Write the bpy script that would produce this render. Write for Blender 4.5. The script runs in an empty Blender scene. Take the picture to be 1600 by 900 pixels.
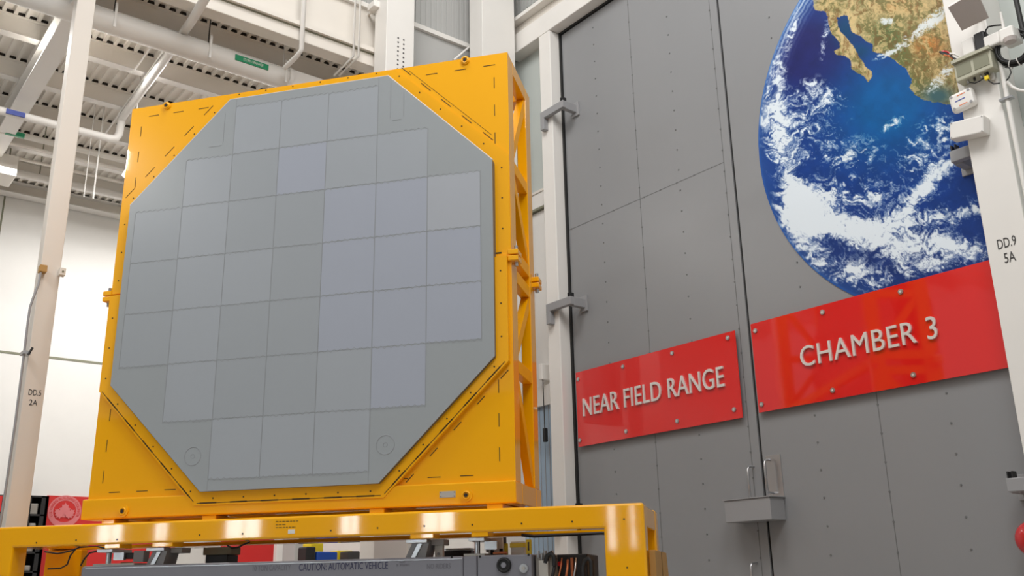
import bpy, math, random
import numpy as np
from mathutils import Vector, Matrix
from mathutils.geometry import tessellate_polygon
random.seed(7); rng = np.random.RandomState(5)
sc = bpy.context.scene
COL = sc.collection

# ------------------------------------------------------------------ camera
FPX = 1478.0
def _n(v): return v / np.linalg.norm(v)
_Z = _n(np.array((-92., 4717., -FPX)))
_Y = np.array((-1225., -487., -FPX)); _Y = _n(_Y - _Z * np.dot(_Y, _Z))
_X = np.cross(_Y, _Z)
RR = np.array([_X, _Y, _Z])
EYE = np.array((0., 0., 1.5))
cam_d = bpy.data.cameras.new('camera'); cam = bpy.data.objects.new('camera', cam_d); COL.objects.link(cam)
cam_d.sensor_width = 36; cam_d.lens = FPX / 1600 * 36; cam_d.clip_start = .05; cam_d.clip_end = 200
M = Matrix([[RR[i][j] for j in range(3)] + [EYE[i]] for i in range(3)] + [[0, 0, 0, 1]])
cam.matrix_world = M
sc.camera = cam

# ------------------------------------------------------------------ view, world, lights
sc.view_settings.view_transform = 'Standard'; sc.view_settings.look = 'None'
sc.view_settings.gamma = 1; sc.view_settings.use_curve_mapping = False
sc.view_settings.exposure = -0.09
w = bpy.data.worlds.new('world'); sc.world = w; w.use_nodes = True
bg = w.node_tree.nodes['Background']; bg.inputs[0].default_value = (1.0, .985, .96, 1); bg.inputs[1].default_value = .37
def area(name, loc, target, sx, sy, power, color=(1, .982, .96)):
    l = bpy.data.lights.new(name, 'AREA'); l.shape = 'RECTANGLE'; l.size = sx; l.size_y = sy; l.energy = power; l.color = color
    o = bpy.data.objects.new(name, l); COL.objects.link(o); o.location = loc
    d = Vector(target) - Vector(loc); o.rotation_euler = d.to_track_quat('-Z', 'Y').to_euler(); return o
area('high_bay_light', (3.3, .6, 11.2), (4.6, 5.5, 3.2), 3.5, 3.5, 400)
area('high_bay_light', (3.2, 6.2, 13.6), (7.5, 6.4, 5.0), 4, 3, 540)
area('high_bay_light', (-4.0, -2.0, 13.5), (-1, 3, 0), 6, 6, 260)
area('low_bay_light', (2.5, 13.1, 8.9), (2.5, 13.6, 0), 9, .6, 300)
area('low_bay_light', (5.2, 17.4, 8.5), (5.0, 18.6, 0), 6, 1.0, 270)
area('side_fill_light', (-.6, 10.0, 7.3), (4.6, 9.6, 1.3), .4, .3, 60)  # unseen fill lamp added to brighten the cabinets behind the stand

# ------------------------------------------------------------------ helpers
def U8(r, g, b):
    f = lambda c: (c / 255) / 12.92 if c / 255 <= .04045 else ((c / 255 + .055) / 1.055) ** 2.4
    return (f(r), f(g), f(b), 1)
def mat(name, rgb, rough=.5, metal=0., var=.03, scale=3., coat=0., bump=0., spec=.5):
    m = bpy.data.materials.new(name); m.use_nodes = True; nt = m.node_tree; b = nt.nodes['Principled BSDF']
    c = U8(*rgb)
    tc = nt.nodes.new('ShaderNodeTexCoord'); no = nt.nodes.new('ShaderNodeTexNoise'); no.inputs['Scale'].default_value = scale
    no.inputs['Detail'].default_value = 4
    nt.links.new(tc.outputs['Object'], no.inputs['Vector'])
    mx = nt.nodes.new('ShaderNodeMix'); mx.data_type = 'RGBA'
    mx.inputs[6].default_value = tuple(x * (1 - var) for x in c[:3]) + (1,); mx.inputs[7].default_value = tuple(min(1, x * (1 + var)) for x in c[:3]) + (1,)
    nt.links.new(no.outputs['Fac'], mx.inputs[0]); nt.links.new(mx.outputs[2], b.inputs['Base Color'])
    b.inputs['Roughness'].default_value = rough; b.inputs['Metallic'].default_value = metal
    b.inputs['Coat Weight'].default_value = coat; b.inputs['Coat Roughness'].default_value = .045
    b.inputs['Specular IOR Level'].default_value = spec
    if bump:
        bp = nt.nodes.new('ShaderNodeBump'); bp.inputs['Strength'].default_value = bump; bp.inputs['Distance'].default_value = .01
        nt.links.new(no.outputs['Fac'], bp.inputs['Height']); nt.links.new(bp.outputs[0], b.inputs['Normal'])
    return m
def emis(name, rgb, s):
    m = bpy.data.materials.new(name); m.use_nodes = True; b = m.node_tree.nodes['Principled BSDF']
    b.inputs['Emission Color'].default_value = U8(*rgb); b.inputs['Emission Strength'].default_value = s; return m
MT = dict(
    yellow=mat('yellow_paint', (255, 180, 0), .35, coat=1., var=.03, bump=.02, scale=2.2, spec=.12),
    yellow_dk=mat('yellow_paint_matte', (253, 176, 0), .4, coat=.1, spec=.12),
    slot=mat('dark_slot', (70, 52, 20), .8),
    white=mat('white_steel_paint', (229, 226, 221), .45),
    white2=mat('white_wall_paint', (232, 230, 226), .6),
    cream=mat('cream_paint', (222, 216, 207), .55),
    beige=mat('beige_column_paint', (216, 208, 198), .5),
    deck=mat('deck_paint', (238, 233, 225), .6),
    dark=mat('dark_gap', (30, 30, 30), .7),
    flute_shade=mat('dark_flute_shade', (40, 34, 28), .8),
    black=mat('black_rubber', (26, 26, 27), .5),
    door=mat('grey_door_paint', (140, 141, 143), .33, var=.03, scale=.9),
    doorseam=mat('door_seam', (108, 109, 110), .6),
    hinge=mat('hinge_grey', (150, 150, 152), .45),
    red=mat('red_acrylic', (222, 34, 30), .05, coat=1., var=.01),
    redwall=mat('red_banner', (206, 40, 38), .5),
    pink=mat('pale_emblem', (218, 122, 124), .6),
    letter=mat('brushed_white_letters', (232, 228, 224), .3, metal=.35),
    steel=mat('steel', (190, 190, 192), .28, metal=.9),
    plate=mat('nameplate', (185, 180, 172), .4, metal=.3),
    agv=mat('agv_grey', (128, 128, 136), .4, var=.04),
    navy=mat('navy_print', (52, 54, 84), .6),
    faded=mat('faded_print', (108, 108, 116), .6),
    ink=mat('dark_print', (60, 58, 58), .6),
    corr=mat('grey_corrugated', (180, 180, 178), .5),
    greenwall=mat('grey_green_wall', (196, 202, 198), .6),
    bluewall=mat('blue_grey_wall', (160, 180, 198), .5),
    floor=mat('floor_grey', (178, 174, 168), .4, var=.05),
    blue=mat('blue_plastic', (20, 70, 160), .4), yplast=mat('yellow_plastic', (235, 205, 30), .4),
    green=mat('green_label', (20, 140, 95), .5), bluel=mat('blue_label', (70, 85, 160), .5),
    tan=mat('tan_board', (176, 134, 72), .6), redp=mat('red_plastic', (190, 30, 35), .25, coat=.5),
    graybox=mat('grey_green_box', (176, 174, 154), .5), vent=mat('vent_grey', (132, 132, 112), .7),
    brownplate=mat('flat_antenna', (196, 186, 182), .5), orange=mat('orange', (225, 120, 60), .5),
    copper=mat('copper', (190, 110, 70), .4, metal=.5), lamp=emis('lamp_glow', (255, 252, 245), 6),
    rim=mat('pale_edge_sealant', (205, 200, 192), .5), slab=mat('array_edge', (104, 101, 97), .5),
    t_margin=mat('array_margin', (156, 161, 164), .42, var=.015), t_grey=mat('array_tile_grey', (162, 167, 173), .42, var=.015),
    t_dull=mat('array_tile_dull', (158, 163, 168), .42, var=.015), t_blue=mat('array_tile_blue', (164, 169, 181), .42, var=.015),
    t_light=mat('array_tile_light', (169, 173, 180), .42, var=.015), groove=mat('array_groove', (151, 154, 157), .6),
    sticker=mat('white_sticker', (225, 222, 215), .5), frontwall=mat('darker_grey_wall', (120, 118, 115), .7), wood=mat('bright_goods', (150, 145, 138), .6),
)
PA = math.radians(52.4)
PU = np.array((math.cos(PA), -math.sin(PA), 0)); PN = np.array((math.sin(PA), math.cos(PA), 0))
ZV = np.array((0, 0, 1.))
def W_(x, y, z): return np.array((x, y, z), float)
def P_(u, d, z): return PU * u + PN * d + ZV * z          # panel frame: along, depth, up
def ray(px, py): return _n(RR @ np.array((px - 800, -(py - 450), -FPX)))
def hit(px, py, nrm, d):
    r = ray(px, py); nrm = np.array(nrm, float); return EYE + r * (d - nrm @ EYE) / (nrm @ r)
def hX(px, py, x): return hit(px, py, (1, 0, 0), x)
def hY(px, py, y): return hit(px, py, (0, 1, 0), y)
def hZ(px, py, z): return hit(px, py, (0, 0, 1), z)
def hP(px, py, d):
    p = hit(px, py, PN, d); return float(p @ PU), float(p[2])
def hPU(px, py, u):
    p = hit(px, py, PU, u); return float(p @ PN), float(p[2])

class MB:
    def __init__(s): s.v = []; s.f = []; s.m = []; s.mats = []; s.sm = []
    def mi(s, m):
        if m not in s.mats: s.mats.append(m)
        return s.mats.index(m)
    def add(s, vs, fs, m, smooth=False):
        b = len(s.v); s.v += [tuple(float(c) for c in v) for v in vs]; k = s.mi(m)
        for f in fs: s.f.append(tuple(i + b for i in f)); s.m.append(k); s.sm.append(smooth)
        return s
    def box(s, m, a0, a1, b0, b1, c0, c1, F=W_, bev=0.):
        a0, a1 = min(a0, a1), max(a0, a1); b0, b1 = min(b0, b1), max(b0, b1); c0, c1 = min(c0, c1), max(c0, c1)
        if not bev:
            vs = [F(a, b, c) for a in (a0, a1) for b in (b0, b1) for c in (c0, c1)]
            fs = [(0, 1, 3, 2), (4, 6, 7, 5), (0, 4, 5, 1), (2, 3, 7, 6), (0, 2, 6, 4), (1, 5, 7, 3)]
            return s.add(vs, fs, m)
        import bmesh
        bm = bmesh.new(); bmesh.ops.create_cube(bm, size=1)
        for v in bm.verts: v.co = Vector(((a0 + a1) / 2 + v.co.x * (a1 - a0), (b0 + b1) / 2 + v.co.y * (b1 - b0), (c0 + c1) / 2 + v.co.z * (c1 - c0)))
        bmesh.ops.bevel(bm, geom=bm.edges[:], offset=bev, segments=2, affect='EDGES', profile=.5)
        bm.verts.index_update()
        s.add([F(*v.co) for v in bm.verts], [tuple(v.index for v in f.verts) for f in bm.faces], m); bm.free(); return s
    def prism(s, m, pts, o, ex):     # planar polygon of 3-D points, extruded by the vector ex
        pts = [np.array(p, float) for p in pts]; ex = np.array(ex, float); n = len(pts)
        tri = tessellate_polygon([[Vector(p) for p in pts]])
        vs = pts + [p + ex for p in pts]
        fs = [tuple(t) for t in tri] + [tuple(i + n for i in reversed(t)) for t in tri] + [(i, (i + 1) % n, (i + 1) % n + n, i + n) for i in range(n)]
        return s.add(vs, fs, m)
    def tube(s, m, pts, r, n=10, closed=False, cap=True):
        pts = [np.array(p, float) for p in pts]; k = len(pts); vs = []; prev = None
        for i, p in enumerate(pts):
            if closed: t = pts[(i + 1) % k] - pts[i - 1]
            else: t = pts[min(i + 1, k - 1)] - pts[max(i - 1, 0)]
            t = _n(t)
            if prev is None:
                a = np.array((0, 0, 1.)) if abs(t[2]) < .9 else np.array((1., 0, 0))
            else: a = prev
            e1 = _n(a - t * (a @ t)); prev = e1; e2 = np.cross(t, e1)
            ri = r[i] if isinstance(r, (list, tuple)) else r
            for j in range(n):
                q = 2 * math.pi * j / n; vs.append(p + ri * (math.cos(q) * e1 + math.sin(q) * e2))
        fs = []
        for i in range(k if closed else k - 1):
            a = i * n; b = ((i + 1) % k) * n
            for j in range(n): fs.append((a + j, a + (j + 1) % n, b + (j + 1) % n, b + j))
        s.add(vs, fs, m, True)
        if cap and not closed: s.add(vs[:n], [tuple(range(n))[::-1]], m); s.add(vs[-n:], [tuple(range(n))], m)
        return s
    def cyl(s, m, c, ax, r, h, n=20, r2=None):
        c = np.array(c, float); ax = _n(np.array(ax, float)); return s.tube(m, [c, c + ax * h], [r, r if r2 is None else r2], n)
    def ring(s, m, c, ax, r, rr, n=24): 
        c = np.array(c, float); ax = _n(np.array(ax, float)); a = np.array((0, 0, 1.)) if abs(ax[2]) < .9 else np.array((1., 0, 0))
        e1 = _n(a - ax * (a @ ax)); e2 = np.cross(ax, e1)
        return s.tube(m, [c + r * (math.cos(q) * e1 + math.sin(q) * e2) for q in np.linspace(0, 2 * math.pi, n, endpoint=False)], rr, 6, True)
    def build(s, name, parent=None, origin=None):
        me = bpy.data.meshes.new(name)
        o = bpy.data.objects.new(name, me)
        if parent is not None:
            org = abs_loc(parent)
        else:
            v = np.array(s.v); org = np.array(((v[:, 0].min() + v[:, 0].max()) / 2, (v[:, 1].min() + v[:, 1].max()) / 2, v[:, 2].min())) if origin is None else np.array(origin, float)
            o.location = tuple(org)
        me.from_pydata([tuple(np.array(v) - org) for v in s.v], [], s.f)
        for m in s.mats: me.materials.append(m)
        me.polygons.foreach_set('material_index', s.m); me.polygons.foreach_set('use_smooth', s.sm)
        import bmesh
        bm = bmesh.new(); bm.from_mesh(me); bmesh.ops.recalc_face_normals(bm, faces=bm.faces[:]); bm.to_mesh(me); bm.free()
        me.update(); COL.objects.link(o)
        if parent is not None: o.parent = parent
        return o
def abs_loc(o):
    p = np.zeros(3)
    while o is not None: p += np.array(o.location); o = o.parent
    return p
def tag(o, label=None, cat=None, group=None, kind=None):
    if label: o['label'] = label
    if cat: o['category'] = cat
    if group: o['group'] = group
    if kind: o['kind'] = kind
    return o
def thing(name, loc, label, cat, group=None):
    o = bpy.data.objects.new(name, None); o.empty_display_size = .2; COL.objects.link(o); o.location = tuple(float(c) for c in loc)
    return tag(o, label, cat, group)
def struct(o): o['kind'] = 'structure'; return o

def glyphs(text, extrude=.01, offset=0., spacing=1.):
    cu = bpy.data.curves.new('t', 'FONT'); cu.body = text; cu.size = 1; cu.extrude = extrude; cu.offset = offset
    cu.space_character = spacing; cu.resolution_u = 4; cu.align_x = 'LEFT'
    ob = bpy.data.objects.new('t', cu); COL.objects.link(ob); bpy.context.view_layer.update()
    me = bpy.data.meshes.new_from_object(ob.evaluated_get(bpy.context.evaluated_depsgraph_get()))
    v = np.array([tuple(x.co) for x in me.vertices]); f = [tuple(p.vertices) for p in me.polygons]
    bpy.data.objects.remove(ob); bpy.data.curves.remove(cu); bpy.data.meshes.remove(me)
    return v, f
def text_mb(text, m, o, right, up, out, width, height, thick=.002, offset=0., spacing=1., split=False):
    """lettering fitted to width x height on the plane at o (lower left)"""
    v, f = glyphs(text, .5, offset, spacing)
    lo = v.min(0); hi = v.max(0); o, right, up, out = [np.array(a, float) for a in (o, right, up, out)]
    s = (v - lo) / (hi - lo)
    P = o + np.outer(s[:, 0] * width, right) + np.outer(s[:, 1] * height, up) + np.outer(s[:, 2] * thick, out)
    if not split: return MB().add(P, f, m)
    par = list(range(len(v)))
    def fi(a):
        while par[a] != a: par[a] = par[par[a]]; a = par[a]
        return a
    # merge coincident outlines so every letter is one island
    key = {}
    for i, q in enumerate(v):
        k = (round(q[0], 4), round(q[1], 4))
        if k in key: par[fi(i)] = fi(key[k])
        else: key[k] = i
    for q in f:
        for a in q[1:]: par[fi(a)] = fi(q[0])
    groups = {}
    for q in f: groups.setdefault(fi(q[0]), []).append(q)
    out_ = []
    for g, fs in groups.items():
        ids = sorted({a for q in fs for a in q}); mp = {a: i for i, a in enumerate(ids)}
        out_.append((s[ids, 0].min(), MB().add(P[ids], [tuple(mp[a] for a in q) for q in fs], m)))
    return [b for a, b in sorted(out_, key=lambda t: t[0])]

# ------------------------------------------------------------------ the room
DX = 9.0           # plane of the chamber doors
YB = 19.8          # back wall
YW = 11.25         # upper wall between high and low bay
ZD = 9.3           # underside of the roof deck of the low bay
struct(MB().box(MT['floor'], -14, 14, -10, 24, -.2, 0).build('floor'))
# back wall with panel joints
b = MB().box(MT['white2'], -8, 9.6, YB, YB + .2, 0, 9.6)
for z in (5.92,): b.box(MT['vent'], -8, 9.4, YB - .012, YB, z - .02, z + .02)
for x in (2.95, -.5): b.box(MT['vent'], x - .015, x + .015, YB - .01, YB, 3.3, 9.1)
struct(b.build('wall_back'))
struct(MB().box(MT['white2'], 9.4, 9.6, 11.5, YB, 0, 9.6).build('wall_right_2'))
# wall around the chamber doors
b = MB()
b.box(MT['greenwall'], DX + .02, DX + .25, 10.0, 11.5, 0, 10.6)
b.box(MT['greenwall'], DX + .02, DX + .25, -6, 11.5, 10.02, 14.5)
b.box(MT['greenwall'], DX + .02, DX + .25, -6, 3.62, 0, 10.1)
for y in np.arange(8.0, 11.3, .09): b.box(MT['corr'], DX - .012, DX + .02, y, y + .045, 10.9, 14.4)
struct(b.build('wall_right'))
# wall panel beyond the door frame: white band, light wall, blue-grey lower wall
b = MB()
b.box(MT['white2'], DX - .01, DX + .02, 10.21, 11.25, 4.3, 7.09)
struct(b.build('trim_1'))
struct(MB().box(MT['white'], DX - .06, DX + .02, 10.21, 11.25, 7.14, 7.38).box(MT['vent'], DX - .065, DX + .02, 10.21, 11.25, 7.10, 7.135).box(MT['cream'], DX - .075, DX + .02, 10.21, 11.25, 7.38, 7.42).build('trim_2'))
b = MB().box(MT['white'], DX - .07, DX, 10.21, 11.25, 4.0, 4.3).box(MT['bluewall'], DX - .03, DX + .02, 10.21, 11.25, .0, 4.0)
for y in np.arange(10.45, 11.2, .1): b.box(MT['hinge'], DX - .036, DX - .03, y, y + .008, 0, 4.0)
struct(b.build('trim_3'))
# wall behind the photographer with glowing panes added for glints on the stand
b = MB().box(MT['frontwall'], -26, 9, -6.3, -6.1, 0, 2.2, P_).box(MT['frontwall'], -26, 9, -6.3, -6.1, 3.25, 6.0, P_)
panes = [(-16.6, -15.8), (-14.9, -14.5), (-12.9, -11.9), (-9.8, -9.3), (-7.7, -6.9), (-3.25, -3.1), (-2.75, -2.65)]
e = -26
for a, c in panes: b.box(MT['frontwall'], e, a, -6.3, -6.1, 2.2, 3.25, P_); e = c
b.box(MT['frontwall'], e, 9, -6.3, -6.1, 2.2, 3.25, P_)
struct(b.build('wall_front'))
glint_mat = emis('glint_glow', (240, 250, 255), 19)
for k, (a, c) in enumerate(panes):
    o = MB().box(glint_mat, a, c, -6.28, -6.24, 2.2, 3.25, P_).build('window_%d' % (k + 1)); struct(o)
    MB().box(MT['cream'], a, c, -6.24, -6.2, 2.72, 2.75, P_).box(MT['cream'], (a + c) / 2 - .015, (a + c) / 2 + .015, -6.24, -6.2, 2.2, 3.25, P_).build('window_frame', o)
# door frame: post and header
struct(MB().box(MT['white'], DX - .22, DX + .1, 9.93, 10.2, 0, 9.97, bev=.012).build('trim_4'))
b = MB().box(MT['white'], DX - .22, DX + .1, 3.0, 11.0, 9.975, 10.33, bev=.012)
b.box(MT['cream'], DX - .12, DX + .1, 3.0, 11.0, 10.33, 10.55, bev=.01).box(MT['white'], DX - .26, DX + .1, 3.0, 11.0, 10.55, 10.62)
struct(b.build('trim_5'))
struct(MB().box(MT['dark'], DX - .03, DX + .08, 9.89, 9.925, 0, 9.97).box(MT['dark'], DX - .03, DX + .08, 3.6, 9.925, 9.94, 9.972).build('trim_6'))

# door leaves with sheet joints and rivets
def leaf(name, y0, y1, seams, cols, zs, zseam):
    b = MB().box(MT['door'], DX, DX + .2, y0, y1, .03, 9.93)
    for y in seams: b.box(MT['doorseam'], DX - .0015, DX, y - .005, y + .005, .05, 9.9)
    for z, a, c in zseam: b.box(MT['doorseam'], DX - .0015, DX, a, c, z - .005, z + .005)
    for y in cols:
        for z in zs:
            b.cyl(MT['doorseam'], (DX - .006, y, z), (1, 0, 0), .011, .006, 8)
    for z, a, c in zseam:
        for y in np.arange(a + .2, c - .05, .3): b.cyl(MT['doorseam'], (DX - .006, y, z), (1, 0, 0), .012, .006, 8)
    return struct(b.build(name))
zs = np.arange(.55, 9.9, .295)
d1 = leaf('door_1', 6.80, 9.885, (8.40, 6.92), (9.16, 8.40, 7.67, 6.925), zs, [(6.575, 6.92, 9.88)])
d2 = leaf('door_2', 3.66, 6.765, (5.26,), (6.02, 5.26, 4.52), zs, [])
# astragal strip that covers the meeting edges
struct(MB().box(MT['dark'], DX + .02, DX + .1, 6.76, 6.81, .03, 9.93).build('trim_7'))
# pull handles
def pull(par, y, z0, z1, plate=None):
    p = MB()
    if plate: p.box(MT['steel'], DX - .008, DX, plate[0], plate[1], plate[2], plate[3])
    p.tube(MT['steel'], [(DX, y, z0), (DX - .09, y, z0 + .005), (DX - .115, y, z0 + .04), (DX - .115, y, z1 - .04), (DX - .09, y, z1 - .005), (DX, y, z1)], .012, 8)
    return p.build('door_handle', par)
pull(d1, 6.90, 2.36, 2.74)
pull(d2, 6.66, 2.42, 2.79, (6.52, 6.72, 2.30, 2.84))
pull(d1, 6.98, 1.25, 1.68)
# latch box
lb = thing('latch_box', (DX, 6.8, 2.12), 'grey steel lock box across the meeting edges of the two chamber doors', 'lock box')
MB().box(MT['hinge'], DX - .26, DX, 6.53, 7.16, 2.12, 2.36, bev=.006).build('housing', lb)
MB().box(MT['hinge'], DX - .27, DX, 6.51, 7.18, 2.362, 2.374).build('lid', lb)
# hinges on the left post and on the right column
def hinge(y, z, label, sgn=1):
    par = d1 if sgn > 0 else d2
    t = bpy.data.objects.new('door_hinge', None); COL.objects.link(t); t.parent = par; t.location = tuple(np.array((DX, y, z)) - abs_loc(par)); t.empty_display_size = .1
    a = MB().box(MT['hinge'], DX - .31, DX - .235, y - .42 * sgn, y + .12 * sgn, z, z + .12, bev=.008)
    a.box(MT['hinge'], DX - .24, DX, y - .42 * sgn, y - .34 * sgn, z - .01, z + .12, bev=.006)
    a.build('arm', t)
    MB().box(MT['hinge'], DX - .31, DX - .222, y + .03 * sgn, y + .12 * sgn, z - .19, z + .01, bev=.008).build('bracket', t)
    MB().box(MT['hinge'], DX - .03, DX, y - .46 * sgn, y - .31 * sgn, z - .06, z + .17, bev=.004).build('hinge_plate', t)
    for q in (-.40, -.36): MB().box(MT['black'], DX - .30, DX - .22, y + (q - .006) * sgn, y + (q + .006) * sgn, z + .12, z + .18).build('clevis_tab', t)
for px, py, lab in ((884, 172, 'grey door hinge arm high on the white post, upper of two'), (896, 482, 'grey door hinge arm on the white post above the near field range sign'),
                    (897, 818, 'lowest grey door hinge, seen under the yellow stand')):
    q = hX(px, py, DX - .3); hinge(10.0, q[2] + .08, lab)
for py, lab in ((250, 'grey door hinge beside the right column below the white boxes'), (768, 'lower grey door hinge at the right edge, low on the chamber door')):
    q = hX(1500 if py < 500 else 1590, py, DX - .3); hinge(3.54, q[2], lab, -1)

# ------------------------------------------------------------------ upper wall, low-bay roof
b = MB()
b.box(MT['cream'], -8, 6.6, YW, YW + .12, 9.2, 10.02)
b.box(MT['white'], -8, 9.02, YW - .06, YW, 10.02, 10.10)                   # girt
b.box(MT['corr'], 6.6, 9.02, YW, YW + .12, 4.0, 10.02)
b.box(MT['corr'], -8, 9.02, YW + .03, YW + .12, 10.1, 15)
for x in np.arange(-8, 9.0, .10): b.box(MT['corr'], x, x + .05, YW + .012, YW + .03, 10.1, 15)
struct(b.build('wall_upper'))
b = MB().box(MT['cream'], -8, 6.7, YW - .14, YW + .1, 8.98, 9.18, bev=.01).box(MT['cream'], -8, 6.7, YW - .2, YW + .1, 9.19, 9.26).box(MT['vent'], -8, 6.7, YW - .15, YW - .14, 9.17, 9.19)
struct(b.build('trim_8'))
# roof deck: trapezoid flutes along y
prof = []
for k in range(int(17.4 / .15)):
    x = -8 + k * .15
    prof += [(x, ZD), (x + .05, ZD), (x + .058, ZD + .042), (x + .142, ZD + .042)]
prof.append((9.4, ZD))
vs = [(x, y, z) for y in (YW + .1, YB) for x, z in prof]; n = len(prof)
struct(MB().add(vs, [(i, i + 1, i + 1 + n, i + n) for i in range(n - 1)], MT['deck']).build('ceiling'))
ords = ['first', 'second', 'third', 'fourth', 'fifth', 'sixth', 'seventh']
for i, y in enumerate((12.02, 13.4, 14.7, 15.98, 17.25, 18.5)):
    t = thing('roof_joist', (0.5, y, ZD - .3), f'white steel roof joist under the ribbed deck, {ords[i]} back from the high bay', 'roof joist', 'joists under the low roof')
    MB().box(MT['deck'], -7.5, 9.35, y - .006, y + .006, ZD - .29, ZD - .012).box(MT['deck'], -7.5, 9.35, y - .07, y + .07, ZD - .012, ZD - .001).build('web', t)
    MB().box(MT['white'], -7.5, 9.35, y - .075, y + .075, ZD - .302, ZD - .288).build('bottom_flange', t)
    MB().box(MT['flute_shade'], -7.5, 9.35, y - .08, y - .06, ZD + .002, ZD + .041).build('flute_shade_strip', t)  # dark strip across the flutes paints in the shade above the joist
t = MB()
t.box(MT['white'], -8, 9.35, YB - .3, YB - .02, ZD - .26, ZD - .24).box(MT['white'], -8, 9.35, YB - .3, YB - .02, ZD - .03, ZD - .01).box(MT['cream'], -8, 9.35, YB - .17, YB - .15, ZD - .25, ZD - .02)
tag(t.build('eave_beam'), 'long pale beam where the back wall meets the low roof', 'beam')
# girder along y below the joists
q0 = hZ(95, 35, 8.98); q1 = hZ(12, 190, 8.98); gx = (q0[0] + q1[0]) / 2
t = MB().box(MT['white'], gx - .13, gx + .13, YW + .2, YB - .35, 8.66, 8.69).box(MT['white'], gx - .13, gx + .13, YW + .2, YB - .35, 8.965, 8.99).box(MT['cream'], gx - .012, gx + .012, YW + .2, YB - .35, 8.68, 8.97)
tag(t.build('roof_girder'), 'pale girder crossing under the roof joists left of the tall column', 'girder')

# columns of the low bay line (wide flange sections)
def wf(x0, x1, y0, y1, z0, z1, m):
    b = MB(); tf = .025
    b.box(m, x0, x1, y0, y0 + tf, z0, z1).box(m, x0, x1, y1 - tf, y1, z0, z1)
    xm = (x0 + x1) / 2; b.box(m, xm - .01, xm + .01, y0 + tf, y1 - tf, z0, z1)
    return b
# left column
t = thing('steel_column', (2.2, 11.05, 0), 'tall pale steel column at the left, marked DD.5 2A', 'column')
xa, xb = hY(121, 0, 11.0)[0], hY(150, 0, 11.0)[0]
MB().box(MT['beige'], xa, xb, 11.0, 11.2, 0, 14, bev=.006).build('shaft', t)
c = MB()
for k in (0, 1):
    p = hY(44 + k * 1, 617 + k * 16, 11.0)
    q = hY(64 if k == 0 else 58, 617 + 16 * k, 11.0)
    c2 = text_mb(('DD.5', '2A')[k], MT['ink'], (p[0], 10.999, p[2]), (1, 0, 0), (0, 0, 1), (0, -1, 0), q[0] - p[0], .062, .002)
    c.add(c2.v, c2.f, MT['ink'])
c.build('marking', t)
tc = hY(67, 420, 10.93); c = MB().box(MT['tan'], tc[0] - .035, tc[0] + .04, 10.9, 11.0, tc[2] - .04, tc[2] + .04, bev=.005)
tag(c.build('junction_box'), 'small tan junction box on the left edge of the DD.5 column', 'junction box')
tc = hY(97, 424, 10.93); c = MB().box(MT['cream'], tc[0] - .025, tc[0] + .04, 10.93, 11.02, tc[2] - .04, tc[2] + .045, bev=.005).cyl(MT['vent'], (tc[0] + .01, 10.925, tc[2]), (0, 1, 0), .012, .01)
tag(c.build('junction_box'), 'small cream switch box on the right edge of the DD.5 column', 'junction box')
pts = [hY(x, y, 10.92) for x, y in ((64, 426), (60, 445), (52, 465), (47, 480), (44, 500), (33, 590), (24, 660), (8, 770), (-6, 860))]
c = MB().tube(MT['hinge'], pts, .013, 8)
p = hY(40, 551, 10.9); 
t = thing('conduit', pts[-1], 'thin grey conduit dropping beside the DD.5 column from the tan box', 'conduit'); c.build('pipe', t)
MB().box(MT['steel'], p[0] - .03, p[0] + .05, 10.88, 11.02, p[2] - .015, p[2] + .02).cyl(MT['black'], (p[0] + .02, 10.86, p[2] - .03), (.4, 0, 1), .012, .09).build('clamp', t)

for (fx0, fx1, sx0, lab) in ((605, 648, 588, 'white steel column behind the middle of the yellow frame top'), (753, 803, 733, 'white steel column rising behind the right corner of the yellow frame')):
    yf = 10.68
    a, bb = hY(fx0, 0, yf)[0], hY(fx1, 0, yf)[0]
    t = thing('steel_column', ((a + bb) / 2, 11.0, 0), lab, 'column')
    bm_ = MB().box(MT['white'], a, bb, yf, 11.03, 0, 14.5, bev=.008)
    bm_.build('shaft', t)
    if fx0 < 700:
        c = MB()
        for i in range(9):
            for xx in (.42, .62):
                q = a + (bb - a) * xx; c.cyl(MT['ink'], (q, yf - .004, hY(620, 105, yf)[2] - .1 + i * .075), (0, 1, 0), .014, .005, 10)
        c.build('bolt_holes', t)

# pipes under the roof
def X_run(name, p0, y, z, x0, x1, r, lab, m='white', cat='pipe', strap=()):
    t = thing(name, ((x0 + x1) / 2, y, z), lab, cat)
    MB().tube(MT[m], [(x0, y, z), (x1, y, z)], r, 20).build('pipe', t)
    return t
q = hY(350, 93, 11.75)
big = X_run('roof_drain_pipe', None, 11.75, q[2], -6, hY(452, 118, 11.75)[0], .155, 'large white drain pipe slung under the edge of the low roof')
MB().box(MT['white'], hY(448, 118, 11.75)[0], hY(520, 118, 11.75)[0] + .4, 11.62, 11.9, q[2] - .2, q[2] + .13, bev=.01).build('end_box', big)
MB().tube(MT['white'], [(hY(448, 118, 11.75)[0] - .02, 11.75, q[2]), (hY(448, 118, 11.75)[0] + .03, 11.75, q[2])], .19, 20).build('end_flange', big)
for px in (176, 330, 450):
    hx = hY(px, 60, 11.6)[0]
    MB().box(MT['white'], hx - .015, hx + .015, 11.58, 11.6, q[2] - .14, q[2] + .22).tube(MT['black' if px < 400 else 'white'], [(hx, 11.7, q[2] + .15), (hx + .02, 11.75, ZD - .02)], .009, 6).build('hanger', big)
ln = MB(); e0 = hY(366, 110, 11.59); e1 = hY(418, 127, 11.59)
ln.box(MT['green'], e0[0], e1[0], 11.585, 11.6, q[2] - .04, q[2] + .045)
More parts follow.
